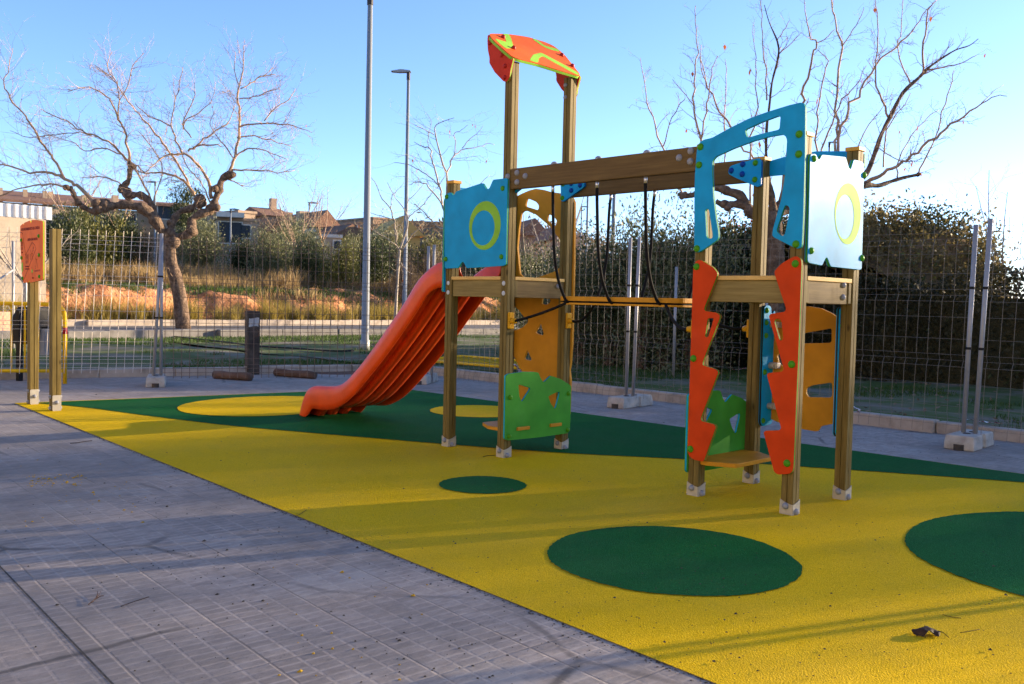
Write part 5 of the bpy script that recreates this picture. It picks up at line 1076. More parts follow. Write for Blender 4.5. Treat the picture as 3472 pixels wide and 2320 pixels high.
bare_tree('pollarded_tree', TREE_LEFT, 'big bare pollarded tree with knotted limbs standing beyond the left fence', 'tree', 'bark', 21, .085, .90, 9.0, leaf=16, thin_k=.88, knob=1.3, lumps=((1, 6, 1.15), (1, 9, 1.3), (1, 11, 1.35), (5, 4, 1.05), (5, 5, 1.1), (5, 8, 1.4), (13, 4, 1.15), (13, 1, 1.05), (23, 2, 1.1), (23, 5, 1.1), (23, 9, 1.3), (23, 7, 1.1), (0, 5, 1.05)))
bare_tree('bare_tree', TREE_RIGHT, 'bare tree with long upright shoots behind the right tower', 'tree', 'bark', 22, .045, .34, 6.0, leaf=26, lumps=((1, 4, 1.2), (2, 4, 1.3), (2, 6, 1.3), (20, 8, 1.3), (0, 3, 1.0)))
bare_tree('young_tree', TREE_YOUNG_A, 'slim bare young tree standing just right of the tall lamp post', 'tree', 'youngbark', 23, .030, .75, 3.2, 'slim bare young trees behind the slide', leaf=6)
bare_tree('young_tree', TREE_YOUNG_B, 'taller bare young tree rising behind the left tower', 'tree', 'youngbark', 24, .034, .8, 3.2, 'slim bare young trees behind the slide', leaf=14)
def auto_tree(u, dist, h, label, seed, grp=None, r=.05, bk='youngbark'):
    rr = np.random.RandomState(seed); p = at(u, 1100, dist); zb = float(bank_z(np.array(p[0]), np.array(p[1])))
    limbs = [[[p[0], p[1], zb-.1, r], [p[0]+.05, p[1], zb+h*.2, r*.9], [p[0]+rr.uniform(-.1, .1), p[1]+rr.uniform(-.1, .1), zb+h*.36, r*.8]]]
    q = limbs[0][-1]
    for k in range(7):
        a = rr.uniform(0, 6.28); s = rr.uniform(.15, .42)*h; hh = h*rr.uniform(.35, .64)
        limbs.append([[q[0], q[1], q[2]-.1*k*.1, r*.6], [q[0]+s*.45*math.cos(a), q[1]+s*.45*math.sin(a), q[2]+hh*.35, r*.42], [q[0]+s*.8*math.cos(a+.2), q[1]+s*.8*math.sin(a+.2), q[2]+hh*.7, r*.3], [q[0]+s*math.cos(a+.3), q[1]+s*math.sin(a+.3), q[2]+hh, r*.14]])
    return bare_tree('young_tree', limbs, label, 'tree', bk, seed, r*.55, h*.13, 3.0, grp)
auto_tree(1845, 25, 4.4, 'pale bare young tree seen through the round opening of the mustard wall', 31, 'slim bare young trees behind the slide')
auto_tree(3440, 19, 3.7, 'faint thin bare shrub tree at the right edge behind the fence', 33, None, .03)
auto_tree(80, 31, 4.0, 'dark thin bare tree against the pale wall behind the notice board', 34, None, .05)
for i, (u, d, h) in enumerate(((250, 58, 6.0), (400, 62, 5.8), (1010, 66, 7.0), (1090, 62, 6.2), (2215, 44, 5), (1000, 54, 4.6))):
    auto_tree(u, d, h, ['bare brown tree behind the left bushes under the long brown roof', 'bare brown tree behind the knotted limb of the big tree', 'bare brown tree beside the round brick house', 'bare brown tree left of the white gabled house', 'faint bare tree far behind the bridge gap', 'bare bush among the olive bushes'][i], 40+i, 'bare trees in front of the town', .06, 'twig')

# ------------------------------------------------------------------ leafy plants
def leaf_cloud(name, size, n, leaf, m, seed, clumps=90, elong=2.4, shell=.55, up=.35, flat=0.0, blobs=None):
    """leaf-sized faces gathered in clumps over an uneven crown; base of the crown at z = 0"""
    rr = np.random.RandomState(seed); sx, sy, sz = size
    C_ = rr.normal(0, 1, (clumps, 3)); C_ /= np.linalg.norm(C_, axis=1)[:, None]
    lump = 1+.30*np.sin(C_[:, 0]*4.1+seed)*np.cos(C_[:, 1]*3.7+seed*2)+.22*np.sin(C_[:, 2]*6+seed)
    C_ *= (rr.rand(clumps)**(1-shell))[:, None]*lump[:, None]
    C_[:, 2] = np.abs(C_[:, 2]) if flat else C_[:, 2]
    C_ = C_*np.array([sx/2, sy/2, sz/2 if not flat else sz])+np.array([0, 0, sz/2 if not flat else 0])
    cs = rr.uniform(.5, 1.15, clumps)
    w_ = cs**2; idx = rr.choice(clumps, n, p=w_/w_.sum())
    base_r = (sx*sy*sz)**(1/3)*.115
    P = C_[idx]+rr.normal(0, 1, (n, 3))*(base_r*cs[idx])[:, None]
    P[:, 2] = np.abs(P[:, 2])
    out = P-np.array([0, 0, sz*.35]); out /= np.linalg.norm(out, axis=1)[:, None]+1e-6
    A = out*.6+rr.normal(0, 1, (n, 3))*.8+np.array([0, 0, up]); A /= np.linalg.norm(A, axis=1)[:, None]
    B = np.cross(A, rr.normal(0, 1, (n, 3))); B /= np.linalg.norm(B, axis=1)[:, None]+1e-9
    l = leaf*rr.uniform(.6, 1.3, n)[:, None]
    a, b = A*l, B*l/elong
    V = np.stack([P-a*.5, P+b*.5, P+a*.5, P-b*.5], 1).reshape(-1, 3)
    F = np.arange(4*n).reshape(-1, 4)
    return np_mesh(name, V, F, m)
def stems_mesh(size, seed, m, k=7):
    rr = random.Random(seed); mb = MB()
    for i in range(k):
        a = rr.uniform(0, 6.28); s = rr.uniform(.1, .38)
        mb.tube([(.05*math.cos(a), .05*math.sin(a), -.15), (s*.4*size[0]*math.cos(a), s*.4*size[1]*math.sin(a), size[2]*.35), (s*size[0]*math.cos(a), s*size[1]*math.sin(a), size[2]*.75)], [.05, .035, .012], 5)
    return mb.mesh('stems', m)
SH = {}
for key, size, n, leaf, m, seed, cl, el in (('olive_a', (3.2, 3.2, 2.8), 12000, .15, 'olive', 1, 110, 3), ('olive_b', (3.2, 3.2, 2.6), 12000, .15, 'olive', 2, 90, 3), ('dark_a', (3.4, 3.4, 2.8), 11000, .15, 'dkgreen', 3, 90, 2), ('yel_a', (3, 3, 2.2), 9000, .13, 'yelgreen', 4, 70, 2), ('brush_a', (3.4, 3.4, 2.4), 8000, .17, 'brush', 5, 70, 6),
                                          ('tall_a', (2.0, 2.0, 3.2), 11000, .085, 'dkgreen', 6, 120, 2.6), ('tall_b', (2.0, 2.0, 3.2), 8500, .085, 'olive', 7, 80, 2.8)):
    SH[key] = (leaf_cloud('foliage', size, n, leaf, M[m], seed, cl, el), stems_mesh(size, seed, M['bark']))
def shrub(key, x, y, s, label, name='shrub', cat='shrub', group=None, z=None, sz=None, rot=None):
    zb = float(bank_z(np.array(x), np.array(y))) if z is None else z
    if z is None and x > -28: zb = 0
    t = thing(name, (x, y, zb-.05), label, cat, group)
    t.rotation_euler = (0, 0, random.uniform(0, 6.28) if rot is None else rot); t.scale = (s, s, sz or s)
    for me, nm in zip(SH[key], ('foliage', 'stems')):
        o = bpy.data.objects.new(nm, me); COL.objects.link(o); o.parent = t
    return t
BK = [  # centre, width and top in 2347 px photo pixels, distance, kind, label
    (150, 110, 480, 46, 'dark_a', 'dark green bush behind the left mesh fence beside the pale wall'), (215, 135, 478, 48, 'yel_a', 'broad yellowish green bush under the long knotted limb'), (272, 110, 492, 49, 'dark_a', 'dark green bush below the knuckle of the long limb'), (325, 75, 516, 49, 'brush_a', 'brown twiggy bush left of the big tree trunk'), (385, 60, 556, 51, 'brush_a', 'brown bush right behind the big tree trunk'),
    (462, 118, 500, 49, 'olive_a', 'tall grey green olive bush right of the big tree trunk'), (552, 72, 548, 50, 'dark_a', 'dark low bush between the two olive bushes'), (616, 104, 528, 49, 'olive_b', 'round olive bush above the dry grass in front of the brick houses'), (640, 120, 495, 61, 'brush_a', 'brownish bare bush crowning behind the round olive bush'), (668, 90, 505, 58, 'olive_b', 'olive bush half hidden behind the round olive bush'),
    (705, 98, 526, 52, 'olive_a', 'pale olive bush left of the tall lamp post'), (700, 78, 565, 48, 'dark_a', 'dark green bush in front of the pale olive bush'), (778, 105, 555, 47, 'yel_a', 'yellow green bush beside the tall lamp post'), (805, 62, 540, 56, 'olive_b', 'small olive bush top under the dark ruined tower'),
    (885, 112, 522, 52, 'olive_a', 'olive bush behind the second street lamp'), (850, 82, 547, 49, 'dark_a', 'mixed dark bush just right of the tall lamp post'), (975, 112, 545, 52, 'yel_a', 'yellow green bush above the slide'), (1000, 92, 562, 48, 'brush_a', 'brown bush above the slide'), (930, 70, 585, 47, 'brush_a', 'low brown bush at the foot of the slim young tree'),
    (1045, 92, 555, 53, 'brush_a', 'brown bush hidden mostly behind the turquoise board'), (1110, 112, 560, 53, 'olive_a', 'olive bush behind the left tower'), (1205, 62, 575, 36, 'dark_a', 'dark bush at the left of the round opening'), (1255, 72, 585, 37, 'yel_a', 'greenish bush inside the round opening of the mustard wall'), (1225, 92, 552, 48, 'brush_a', 'brown bush far behind the round opening')]
for u, wpx, vt, d, k, lb in BK:
    kk = 3472/2347; p = at(u*kk, 1000, d); q = at(u*kk, vt*kk, d); zb = float(bank_z(np.array(p[0]), np.array(p[1])))
    sz_ = {'olive_a': 2.8, 'olive_b': 2.6, 'dark_a': 2.8, 'yel_a': 2.2, 'brush_a': 2.4}[k]
    depth = float((p-CAMP) @ fw); wm = wpx*kk/FPX*depth
    shrub(k, p[0], p[1], wm/3.2/1.12, lb, 'bush', 'bush', 'bushes on the bank below the town', None, (q[2]-zb)/sz_/1.08)
cp = at(630, 900, 60)
SH['con'] = (leaf_cloud('foliage', (1.5, 1.5, 5.5), 6000, .16, M['dkgreen'], 12, 80, 3, .4, .9), stems_mesh((.2, .2, 5), 3, M['bark'], 1))
shrub('con', cp[0], cp[1], 1.0, 'pointed conifer behind the fork of the big tree', 'conifer', 'tree', None, None, 1.12)

# hedge and the overgrown mound on the right
def hedge():
    rr = np.random.RandomState(9); n = 52000
    P = np.stack([rr.uniform(-8.6, 16, n), np.zeros(n), np.zeros(n)], -1)
    face = rr.rand(n)
    dep = .5*np.abs(rr.normal(0, 1, n)); top = 1.82+.12*np.sin(P[:, 0]*1.7)+.10*np.sin(P[:, 0]*4.1)
    isf = face < .74
    P[:, 1] = np.where(isf, dep, rr.uniform(0, 2.0, n)); P[:, 2] = np.where(isf, rr.uniform(0, 1, n)**.9*top, top-.18*np.abs(rr.normal(0, 1, n)))
    P[:, 1] += 10.45-.02*(P[:, 0]+3)+.30*np.sin(P[:, 0]*.8)+.16*np.sin(P[:, 0]*2.9+P[:, 2]*2)
    A = rr.normal(0, 1, (n, 3)); A /= np.linalg.norm(A, axis=1)[:, None]; B = np.cross(A, rr.normal(0, 1, (n, 3))); B /= np.linalg.norm(B, axis=1)[:, None]+1e-9
    l = .075*rr.uniform(.6, 1.4, n)[:, None]; a, b = A*l, B*l*.6
    V = np.stack([P-a*.5, P+b*.5, P+a*.5, P-b*.5], 1).reshape(-1, 3)
    t = thing('hedge', (3, 10.5, 0), 'long dark clipped hedge behind the lawn on the right', 'hedge')
    link('hedge_foliage', np_mesh('hedge_foliage', V, np.arange(4*n).reshape(-1, 4), M['hedge']), t)
    mb = MB()
    for i in range(48):
        x = -8.4+i*.51; mb.tube([(x, 11.1, -.05), (x+.05, 11.15, .7), (x-.1, 11.2, 1.5)], [.05, .04, .02], 5)
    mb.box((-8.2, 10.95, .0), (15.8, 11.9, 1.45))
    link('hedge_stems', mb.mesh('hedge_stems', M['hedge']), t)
hedge()
MP = [(1560, 590, 21), (1640, 548, 20), (1720, 530, 20), (1800, 512, 20), (1880, 505, 19.5), (1960, 496, 19.5), (2030, 486, 19.5), (2100, 480, 19.5), (2160, 480, 19.5), (2205, 492, 19.3), (2245, 530, 19)]
MB_ = []
for u, v, d in MP:
    p = at(u*3472/2347, v*3472/2347, d); MB_.append((p[0], p[1], p[2]-.22, 2.5 if u < 2000 else {2030: 2.0, 2100: 1.5, 2160: 1.1, 2205: .85, 2245: .5}[u]))
def mound_z(X, Y):
    zz = 0*X-.3
    for x, y, h, sg in MB_:
        r = np.sqrt((X-x)**2*1.2+(Y-y)**2*.8); zz = np.maximum(zz, h*np.exp(-(r/sg)**2.6))
    return zz
def mound():
    xs = np.arange(-12, 7, .2); ys = np.arange(11.2, 24, .2); X, Y = np.meshgrid(xs, ys, indexing='ij')
    Z = mound_z(X, Y)
    for _ in range(3): Z[1:-1, 1:-1] = (Z[:-2, 1:-1]+Z[2:, 1:-1]+Z[1:-1, :-2]+Z[1:-1, 2:]+Z[1:-1, 1:-1])/5
    Z2 = Z+.08*fbm(X, Y, 2.5, 8)*(Z > .1); Z2 = np.where(Z < -.05, -.1, Z2)
    V = np.stack([X, Y, Z2], -1).reshape(-1, 3); a, b = X.shape
    i, j = np.meshgrid(np.arange(a-1), np.arange(b-1), indexing='ij'); q = (i*b+j).ravel()
    me = np_mesh('mound', V, np.stack([q, q+b, q+b+1, q+1], -1), M['dryhill']); me.polygons.foreach_set('use_smooth', [True]*len(me.polygons))
    tag(link('mound', me), kind='structure')
    rr = np.random.RandomState(4); n = 130000
    gx, gy = np.gradient(Z, .2); wt = np.sqrt(1+gx**2+gy**2)*(Z > .02)
    nc = 1500; pick = rr.choice(wt.size, nc, p=(wt/wt.sum()).ravel()); cs = rr.uniform(.12, .34, nc)
    C_ = np.stack([X.ravel()[pick], Y.ravel()[pick], Z2.ravel()[pick]+cs*.5], -1)
    ci = rr.choice(nc, n, p=cs**2/(cs**2).sum()); P = C_[ci]+rr.normal(0, 1, (n, 3))*cs[ci][:, None]*np.array([.8, .8, .7])
    
    A = rr.normal(0, 1, (n, 3))+np.array([0, 0, .6]); A /= np.linalg.norm(A, axis=1)[:, None]; B = np.cross(A, rr.normal(0, 1, (n, 3))); B /= np.linalg.norm(B, axis=1)[:, None]+1e-9
    l = .075*rr.uniform(.6, 1.5, n)[:, None]; a_, b_ = A*l, B*l*.5
    V = np.stack([P-a_*.5, P+b_*.5, P+a_*.5, P-b_*.5], 1).reshape(-1, 3); F = np.arange(4*n).reshape(-1, 4)
    me = np_mesh('mound_scrub', V, F, [M['ivy'], M['redleaf'], M['dkgreen']])
    mi = np.where((fbm(P[:, 0], P[:, 1], 2.2, 3) > 1.25) & (rr.rand(n) < .35), 1, np.where(fbm(P[:, 0], P[:, 1], 1.6, 6) > .2, 2, 0)).astype(np.int32)
    me.polygons.foreach_set('material_index', mi)
    tag(link('mound_scrub', me), kind='stuff')
mound()
K_ = 3472/2347
for i, (u, d, k, s, sz, lb) in enumerate([(1335, 18.0, 'tall_b', .80, .80, 'airy olive sapling left of the hanging ropes'), (1400, 17.5, 'tall_a', .82, .86, 'dark sapling seen between the hanging ropes'), (1475, 17.0, 'tall_b', .88, .98, 'tall airy olive sapling right of the middle rope, its tip against the sky'), (1525, 17.2, 'tall_a', .85, .92, 'dark tall sapling left of the turquoise arch'), (1585, 17.0, 'tall_b', .9, .95, 'tall olive sapling behind the left leg of the turquoise arch'), (1650, 18.5, 'tall_a', 1.0, .80, 'dark bush behind the turquoise arch opening'), (1290, 21, 'tall_a', .95, .8, 'dark bush just right of the left tower'), (1225, 24, 'tall_b', 1.0, .8, 'bush under the round opening of the mustard wall')]):
    p = at(u*K_, 1000, d); shrub(k, p[0], p[1], s, lb, 'sapling', 'sapling', 'saplings behind the hedge', 0, sz)
# a loose grove beyond the right edge filters the low sun before it reaches the play floor
SH['grove_a'] = (leaf_cloud('foliage', (7.0, 6, 10.8), 4800, .30, M['brush'], 21, 85, 2.4, .35, .3), stems_mesh((6, 5, 9), 22, M['bark'], 9))
SH['grove_b'] = (leaf_cloud('foliage', (7.0, 6, 10.4), 11500, .30, M['dkgreen'], 23, 110, 2.4, .25, .3), stems_mesh((6, 5, 8.4), 24, M['bark'], 9))
for i, (k, x, y, s, sz) in enumerate([('a', 15.0, 47, .8, 1.05), ('b', 17.4, 44, .85, 1.10), ('b', 20.2, 46, .9, 1.12), ('b', 22.2, 44, .75, 1.02), ('a', 28.0, 46, 1.0, 1.15), ('b', 32, 43, 1.0, 1.1), ('a', 35, 45, 1.0, 1.15), ('b', 18.5, 51, .9, 1.14), ('a', 22, 53, 1.0, 1.14), ('a', 31, 53, 1.0, 1.1)]):
    shrub('grove_'+k, x, y, s, 'loose bushy tree of the grove beyond the right edge of the view', 'grove_tree', 'tree', 'grove beyond the right edge', 0, sz)

# ------------------------------------------------------------------ grasses
def blades(name, P, h, wd, m, seed, lean=.35, kind='stuff'):
    rr = np.random.RandomState(seed); n = len(P); hh = h*rr.uniform(.5, 1.2, n)
    a = rr.uniform(0, 2*math.pi, n); ln = np.abs(rr.normal(0, lean, n))*hh; b = rr.uniform(0, 2*math.pi, n)
    side = np.stack([np.cos(b), np.sin(b), 0*b], -1)*(wd*rr.uniform(.6, 1.4, n))[:, None]
    dirv = np.stack([np.cos(a)*ln, np.sin(a)*ln, 0*a], -1); up = np.array([0, 0, 1.])
    m1 = P+dirv*.35+up*(hh*.6)[:, None]; tp = P+dirv+up*(hh*(1-.25*(ln/hh)**2))[:, None]
    V = np.stack([P-side/2, P+side/2, m1+side*.35, m1-side*.35, tp], 1).reshape(-1, 3)
    o = np.arange(n)[:, None]*5
    F3 = np.concatenate([o+np.array([[0, 1, 2]]), o+np.array([[0, 2, 3]]), o+np.array([[3, 2, 4]])], 0)
    return tag(link(name, np_mesh(name, V, F3, m)), kind=kind)
def bz(P): P[:, 2] = bank_z(P[:, 0], P[:, 1])-.02; return P
rr = np.random.RandomState(77)
n = 430; c = np.stack([-28.45-np.abs(rr.normal(0, .55, n)), rr.uniform(-14, 50, n), np.zeros(n)], -1); hs = rr.uniform(.5, 1.15, n); q = np.repeat(c, 70, 0); q[:, :2] += rr.normal(0, .12, (len(q), 2))*np.repeat(hs, 70)[:, None]
blades('golden_tall_grass', bz(q), .95*np.repeat(hs, 70), .020, M['goldgrass'], 1, .5)
n = 90000; q = np.stack([-32.2-8.0*rr.rand(n), rr.uniform(-14, 50, n), np.zeros(n)], -1)
kp = fbm(q[:, 0], q[:, 1], 1.5, 5) > -.5; q = q[kp]; q[:, :2] += .12*np.sin(q[:, :2]*7)
blades('dry_grass', bz(q), .80+.35*fbm(q[:, 0], q[:, 1], 1.2, 31)/2, .026, M['drygrass'], 2, .6)
n = 22000; q = np.stack([rr.uniform(-32.6, -30.5, n), rr.uniform(-14, 56, n), np.zeros(n)], -1)
blades('bank_green_grass', bz(q), .22, .03, M['grass'], 3, .6)
n = 16000; q = np.stack([rr.uniform(-31.2, -28.6, n), rr.uniform(-14, 56, n), np.zeros(n)], -1); q = q[fbm(q[:, 0], q[:, 1], 1.1, 15) > .35]
blades('bank_dry_tufts', bz(q), .45, .03, M['drygrass'], 4, .5)
n = 70000; q = np.stack([rr.uniform(-17.8, -6.9, n), rr.uniform(-5, 15, n), np.full(n, .03)], -1)
kx = np.interp(q[:, 1], [-6, -1, 2.02, 4.62], [-8.35, -8.02, -7.25, -6.75])-.15
q = q[((q[:, 0] < kx) | (q[:, 1] > 4.8)) & (fbm(q[:, 0], q[:, 1], 1.0, 9) > -.3)]
blades('lawn_grass', q, .075, .014, M['grass'], 5, .7)
n = 46000; q = np.stack([rr.uniform(-7, 7, n), rr.uniform(4.82, 10.4, n), np.full(n, .03)], -1); q = q[fbm(q[:, 0], q[:, 1], 1.0, 9) > -.2]
blades('lawn_grass', q, .06, .010, M['grass'], 6, .7)
# fallen leaves on the lawn
def leaf_litter():
    r2 = np.random.RandomState(5); n = 900; P = np.stack([r2.uniform(-14, 6, n), r2.uniform(4.9, 10.3, n), np.full(n, .06)], -1); P = P[(P[:, 0] > -7) | (r2.rand(n) < .4)]; n = len(P)
    A = r2.normal(0, 1, (n, 3))*np.array([1, 1, .35]); A /= np.linalg.norm(A, axis=1)[:, None]; B = np.cross(A, [0, 0, 1.])+r2.normal(0, .3, (n, 3))
    l = .07*r2.uniform(.5, 1.2, n)[:, None]; a, b = A*l, B*l*.7
    V = np.stack([P-a*.5, P+b*.5, P+a*.5, P-b*.5], 1).reshape(-1, 3)
    tag(link('leaf_litter', np_mesh('leaf_litter', V, np.arange(4*n).reshape(-1, 4), M['brush'])), kind='stuff')
leaf_litter()
# red and white tape lying about
def tape(pts, label, seed):
    r2 = random.Random(seed); t = thing('barrier_tape', pts[0], label, 'barrier tape', 'torn red and white barrier tape'); w_, r_ = MB(), MB()
    L = smoothpts(pts, 6)
    prev = None
    for i, p in enumerate(L):
        a = r2.uniform(-.5, .5); q = [(p[0], p[1]-.035*math.cos(a), p[2]+.02+.035*abs(math.sin(a))), (p[0], p[1]+.035*math.cos(a), p[2]+.02-.01*math.sin(a))]
        if prev:
            (r_ if i % 2 else w_).add([prev[0], prev[1], q[1], q[0]], [(0, 1, 2, 3)])
        prev = q
    w_.build('white_stripe', M['tapew'], t); r_.build('red_stripe', M['redtape'], t)
g0 = lambda x, y, z=0.13: tuple(ground(x*K_, y*K_, z))
tape([g0(2205, 968), g0(2225, 966), g0(2250, 972), g0(2290, 975)], 'red and white tape lying on the kerb at the right edge', 1)
tape([g0(1950, 935), g0(1962, 940), g0(1970, 945), g0(1960, 955, .06)], 'red and white tape hanging over the kerb right of the right tower', 2)
tape([g0(1640, 845, .06), g0(1660, 848, .06), g0(1690, 850, .06), g0(1710, 846, .06)], 'red and white tape lying on the lawn behind the right tower', 3)
tape([g0(1178, 838, .25), g0(1185, 845, .2), g0(1192, 855, .12), g0(1186, 862, .1)], 'red and white tape caught on the lying barrier', 4)

# ------------------------------------------------------------------ small things on the floor
def dead_leaf():
    p = ground(3140, 2158); r2 = np.random.RandomState(2); t = thing('dead_leaf', (p[0], p[1], .004), 'curled dark brown dead leaf lying on the yellow rubber floor', 'leaf')
    dx = Vector((cr[0], cr[1], 0)).normalized(); dy = Vector((-dx.y, dx.x, 0))
    mb = MB(); nu, nv = 14, 9; vs = []
    for i in range(nu+1):
        u = i/nu; wd = .030*math.sin(math.pi*min(1, u*.93+.05))**.7*(1+.28*math.sin(u*23))
        for j in range(nv):
            v = j/(nv-1)*2-1; rag = 1+.16*math.sin(u*31+j)*abs(v)
            h = .020*(1-abs(v)**1.5)*math.sin(math.pi*u*.9+.2)+.016*abs(v)**2*math.sin(u*9+v*3)+.008
            q = Vector((p[0], p[1], .008))+dx*((u-.5)*.105)+dy*(v*wd*rag)+Vector((0, 0, max(.0, h))); vs.append(tuple(q))
    mb.add(vs, [(i*nv+j, (i+1)*nv+j, (i+1)*nv+j+1, i*nv+j+1) for i in range(nu) for j in range(nv-1)])
    o = mb.build('leaf_blade', M['deadleaf'], t, True)
    mb = MB(); e = Vector((p[0], p[1], .01))+dx*.045
    mb.tube([tuple(e+Vector((0, 0, .012))), tuple(e+dx*.012-dy*.012+Vector((0, 0, .012))), tuple(e+dx*.026-dy*.015), tuple(e+dx*.030-dy*.024+Vector((0, 0, -.003)))], [.0016]*4, 6); mb.build('leaf_stalk', M['deadleaf'], t, True)
dead_leaf()
def ground_twig(pts, r, label, z=.006, mat='deadleaf'):
    P = [tuple(ground(u, v, z)) for u, v in pts]; mb = MB(); mb.tube(smoothpts(P, 4), r, 5)
    tag(mb.build('fallen_twig', M[mat], None, True), label, 'twig')
ground_twig([(3195, 2084), (3225, 2092), (3258, 2096)], .0011, 'thin dark twig on the yellow floor above the dead leaf')
ground_twig([(3256, 2145), (3290, 2140), (3322, 2134)], .0011, 'thin dark twig on the yellow floor right of the dead leaf')
ground_twig([(1638, 1549), (1655, 1545), (1682, 1544)], .002, 'fine twig at the foot of the left tower front post')
ground_twig([(1000, 1752), (1020, 1742), (1040, 1728)], .0012, 'fine pale twig on the yellow floor near the paving')
ground_twig([(238, 1503), (265, 1501), (285, 1497), (312, 1494)], .003, 'brown twig lying on the paving near the notice board')
ground_twig([(410, 2056), (455, 2040), (505, 2024)], .0018, 'thin straight twig lying along a paving joint')
def sprig():
    t = thing('fallen_sprig', tuple(ground(325, 2025)), 'small forked dry sprig lying on the paving at the lower left', 'twig'); mb = MB()
    for pl in ([(300, 2050), (318, 2035), (335, 2020), (342, 2005)], [(318, 2035), (340, 2022), (352, 2020)], [(325, 2028), (332, 2014), (330, 2006)], [(304, 2046), (312, 2042), (318, 2040)]):
        mb.tube([tuple(ground(u, v, .006+.004*i)) for i, (u, v) in enumerate(pl)], [.0022, .0018, .0014, .001][:len(pl)], 5)
    mb.build('sprig_stems', M['log'], t, True)
sprig()
def grit(name, boxes, m, seed, smin, smax, z):
    r2 = random.Random(seed); mb = MB()
    for (u0, v0, u1, v1, n) in boxes:
        for _ in range(n):
            u, v = r2.uniform(u0, u1), r2.uniform(v0, v1); p = ground(u, v, 0); s = r2.uniform(smin, smax)*(1 if r2.random() < .85 else 1.8)
            vs = [(p[0]+s*x*r2.uniform(.6, 1.2), p[1]+s*y*r2.uniform(.6, 1.2), z+s*zz*r2.uniform(.5, 1)) for x, y, zz in ((1, 0, .1), (0, 1, .1), (-1, 0, .1), (0, -1, .1), (.2, .1, .9))]
            mb.add(vs, [(0, 1, 4), (1, 2, 4), (2, 3, 4), (3, 0, 4)])
    tag(mb.build(name, m), kind='stuff')
grit('scattered_grit', [(0, 1500, 900, 2320, 55), (300, 1700, 1400, 2200, 70), (450, 1860, 780, 1960, 22), (1200, 2150, 2000, 2320, 50), (2000, 1360, 3472, 1560, 260), (1100, 1290, 1700, 1380, 60), (300, 1300, 1000, 1340, 40)], M['grit'], 1, .002, .0065, .001)
grit('floor_grit', [(500, 1420, 1600, 2000, 190), (1500, 1600, 2600, 2250, 230), (2300, 1700, 3472, 2320, 220), (700, 1345, 1500, 1420, 14)], M['grit'], 2, .0022, .005, .010)
def edge_dirt():      # dirt gathered along the front edge of the rubber floor
    r2 = random.Random(6); mb = MB()
    for _ in range(1300):
        x = r2.uniform(-5, 5.5); y = np.interp(x, [-5.06, 6.9], [-1.88, -2.60])-abs(r2.gauss(0, .018)); s = r2.uniform(.002, .007)
        vs = [(x+s*a, y+s*b, .001+s*c_*.5) for a, b, c_ in ((1, 0, .1), (0, 1, .1), (-1, 0, .1), (0, -1, .1), (.2, .1, .9))]; mb.add(vs, [(0, 1, 4), (1, 2, 4), (2, 3, 4), (3, 0, 4)])
    tag(mb.build('edge_dirt', M['grit']), kind='stuff')
edge_dirt()
grit('yellow_crumbs', [(90, 1610, 280, 1650, 90), (60, 1560, 500, 1800, 40), (900, 1900, 1500, 2320, 26)], M['ycrumb'], 3, .004, .008, .001)
# the long dark joint in the paving
a, b = ground(-40, 1880), ground(420, 2360)
mb = MB(); dv = np.array([b[0]-a[0], b[1]-a[1]]); dv /= np.linalg.norm(dv); nv = np.array([-dv[1], dv[0]])*.0035
e0, e1 = np.array(a[:2])-dv*9, np.array(b[:2])+dv*3
mb.add([(*(e0+nv), .0015), (*(e0-nv), .0015), (*(e1-nv), .0015), (*(e1+nv), .0015)], [(0, 1, 2, 3)]); struct('paving_joint', mb, M['grit'])

# ------------------------------------------------------------------ pale wall with sheet metal on the left, chain link fence
def left_wall():
    d0, d1 = 32.0, 37.0
    a, b = at(-420, 800, 36.5), at(156, 800, 38.0)
    t = thing('boundary_wall', (a[0], a[1], 0), 'pale wall topped with vertical silver sheet metal at the left edge', 'wall')
    L = math.hypot(b[0]-a[0], b[1]-a[1]); T = Matrix.Translation((a[0], a[1], 0)) @ Matrix.Rotation(math.atan2(b[1]-a[1], b[0]-a[0]), 4, 'Z')
    zt = float(at(156, 745, 38.0)[2]); zc = float(at(156, 706, 38.0)[2])
    mb = MB(); mb.box((0, 0, -.2), (L, .3, zt), T); mb.build('wall_base', M['wallbeige'], t)
    mb = MB(); n = int(L/.26); pr = []
    for i in range(n+1):
        x = L*i/n; pr += [(x, -.04), (x+.10, -.04), (x+.12, .08), (x+.24, .08)]
    k = len(pr); mb.add([(x, y, z) for z in (zt, zc+.05) for x, y in pr], [(i, i+1, k+i+1, k+i) for i in range(k-1)])
    mb.xform(T); o = mb.build('sheet_metal', M['corr'], t)
left_wall()
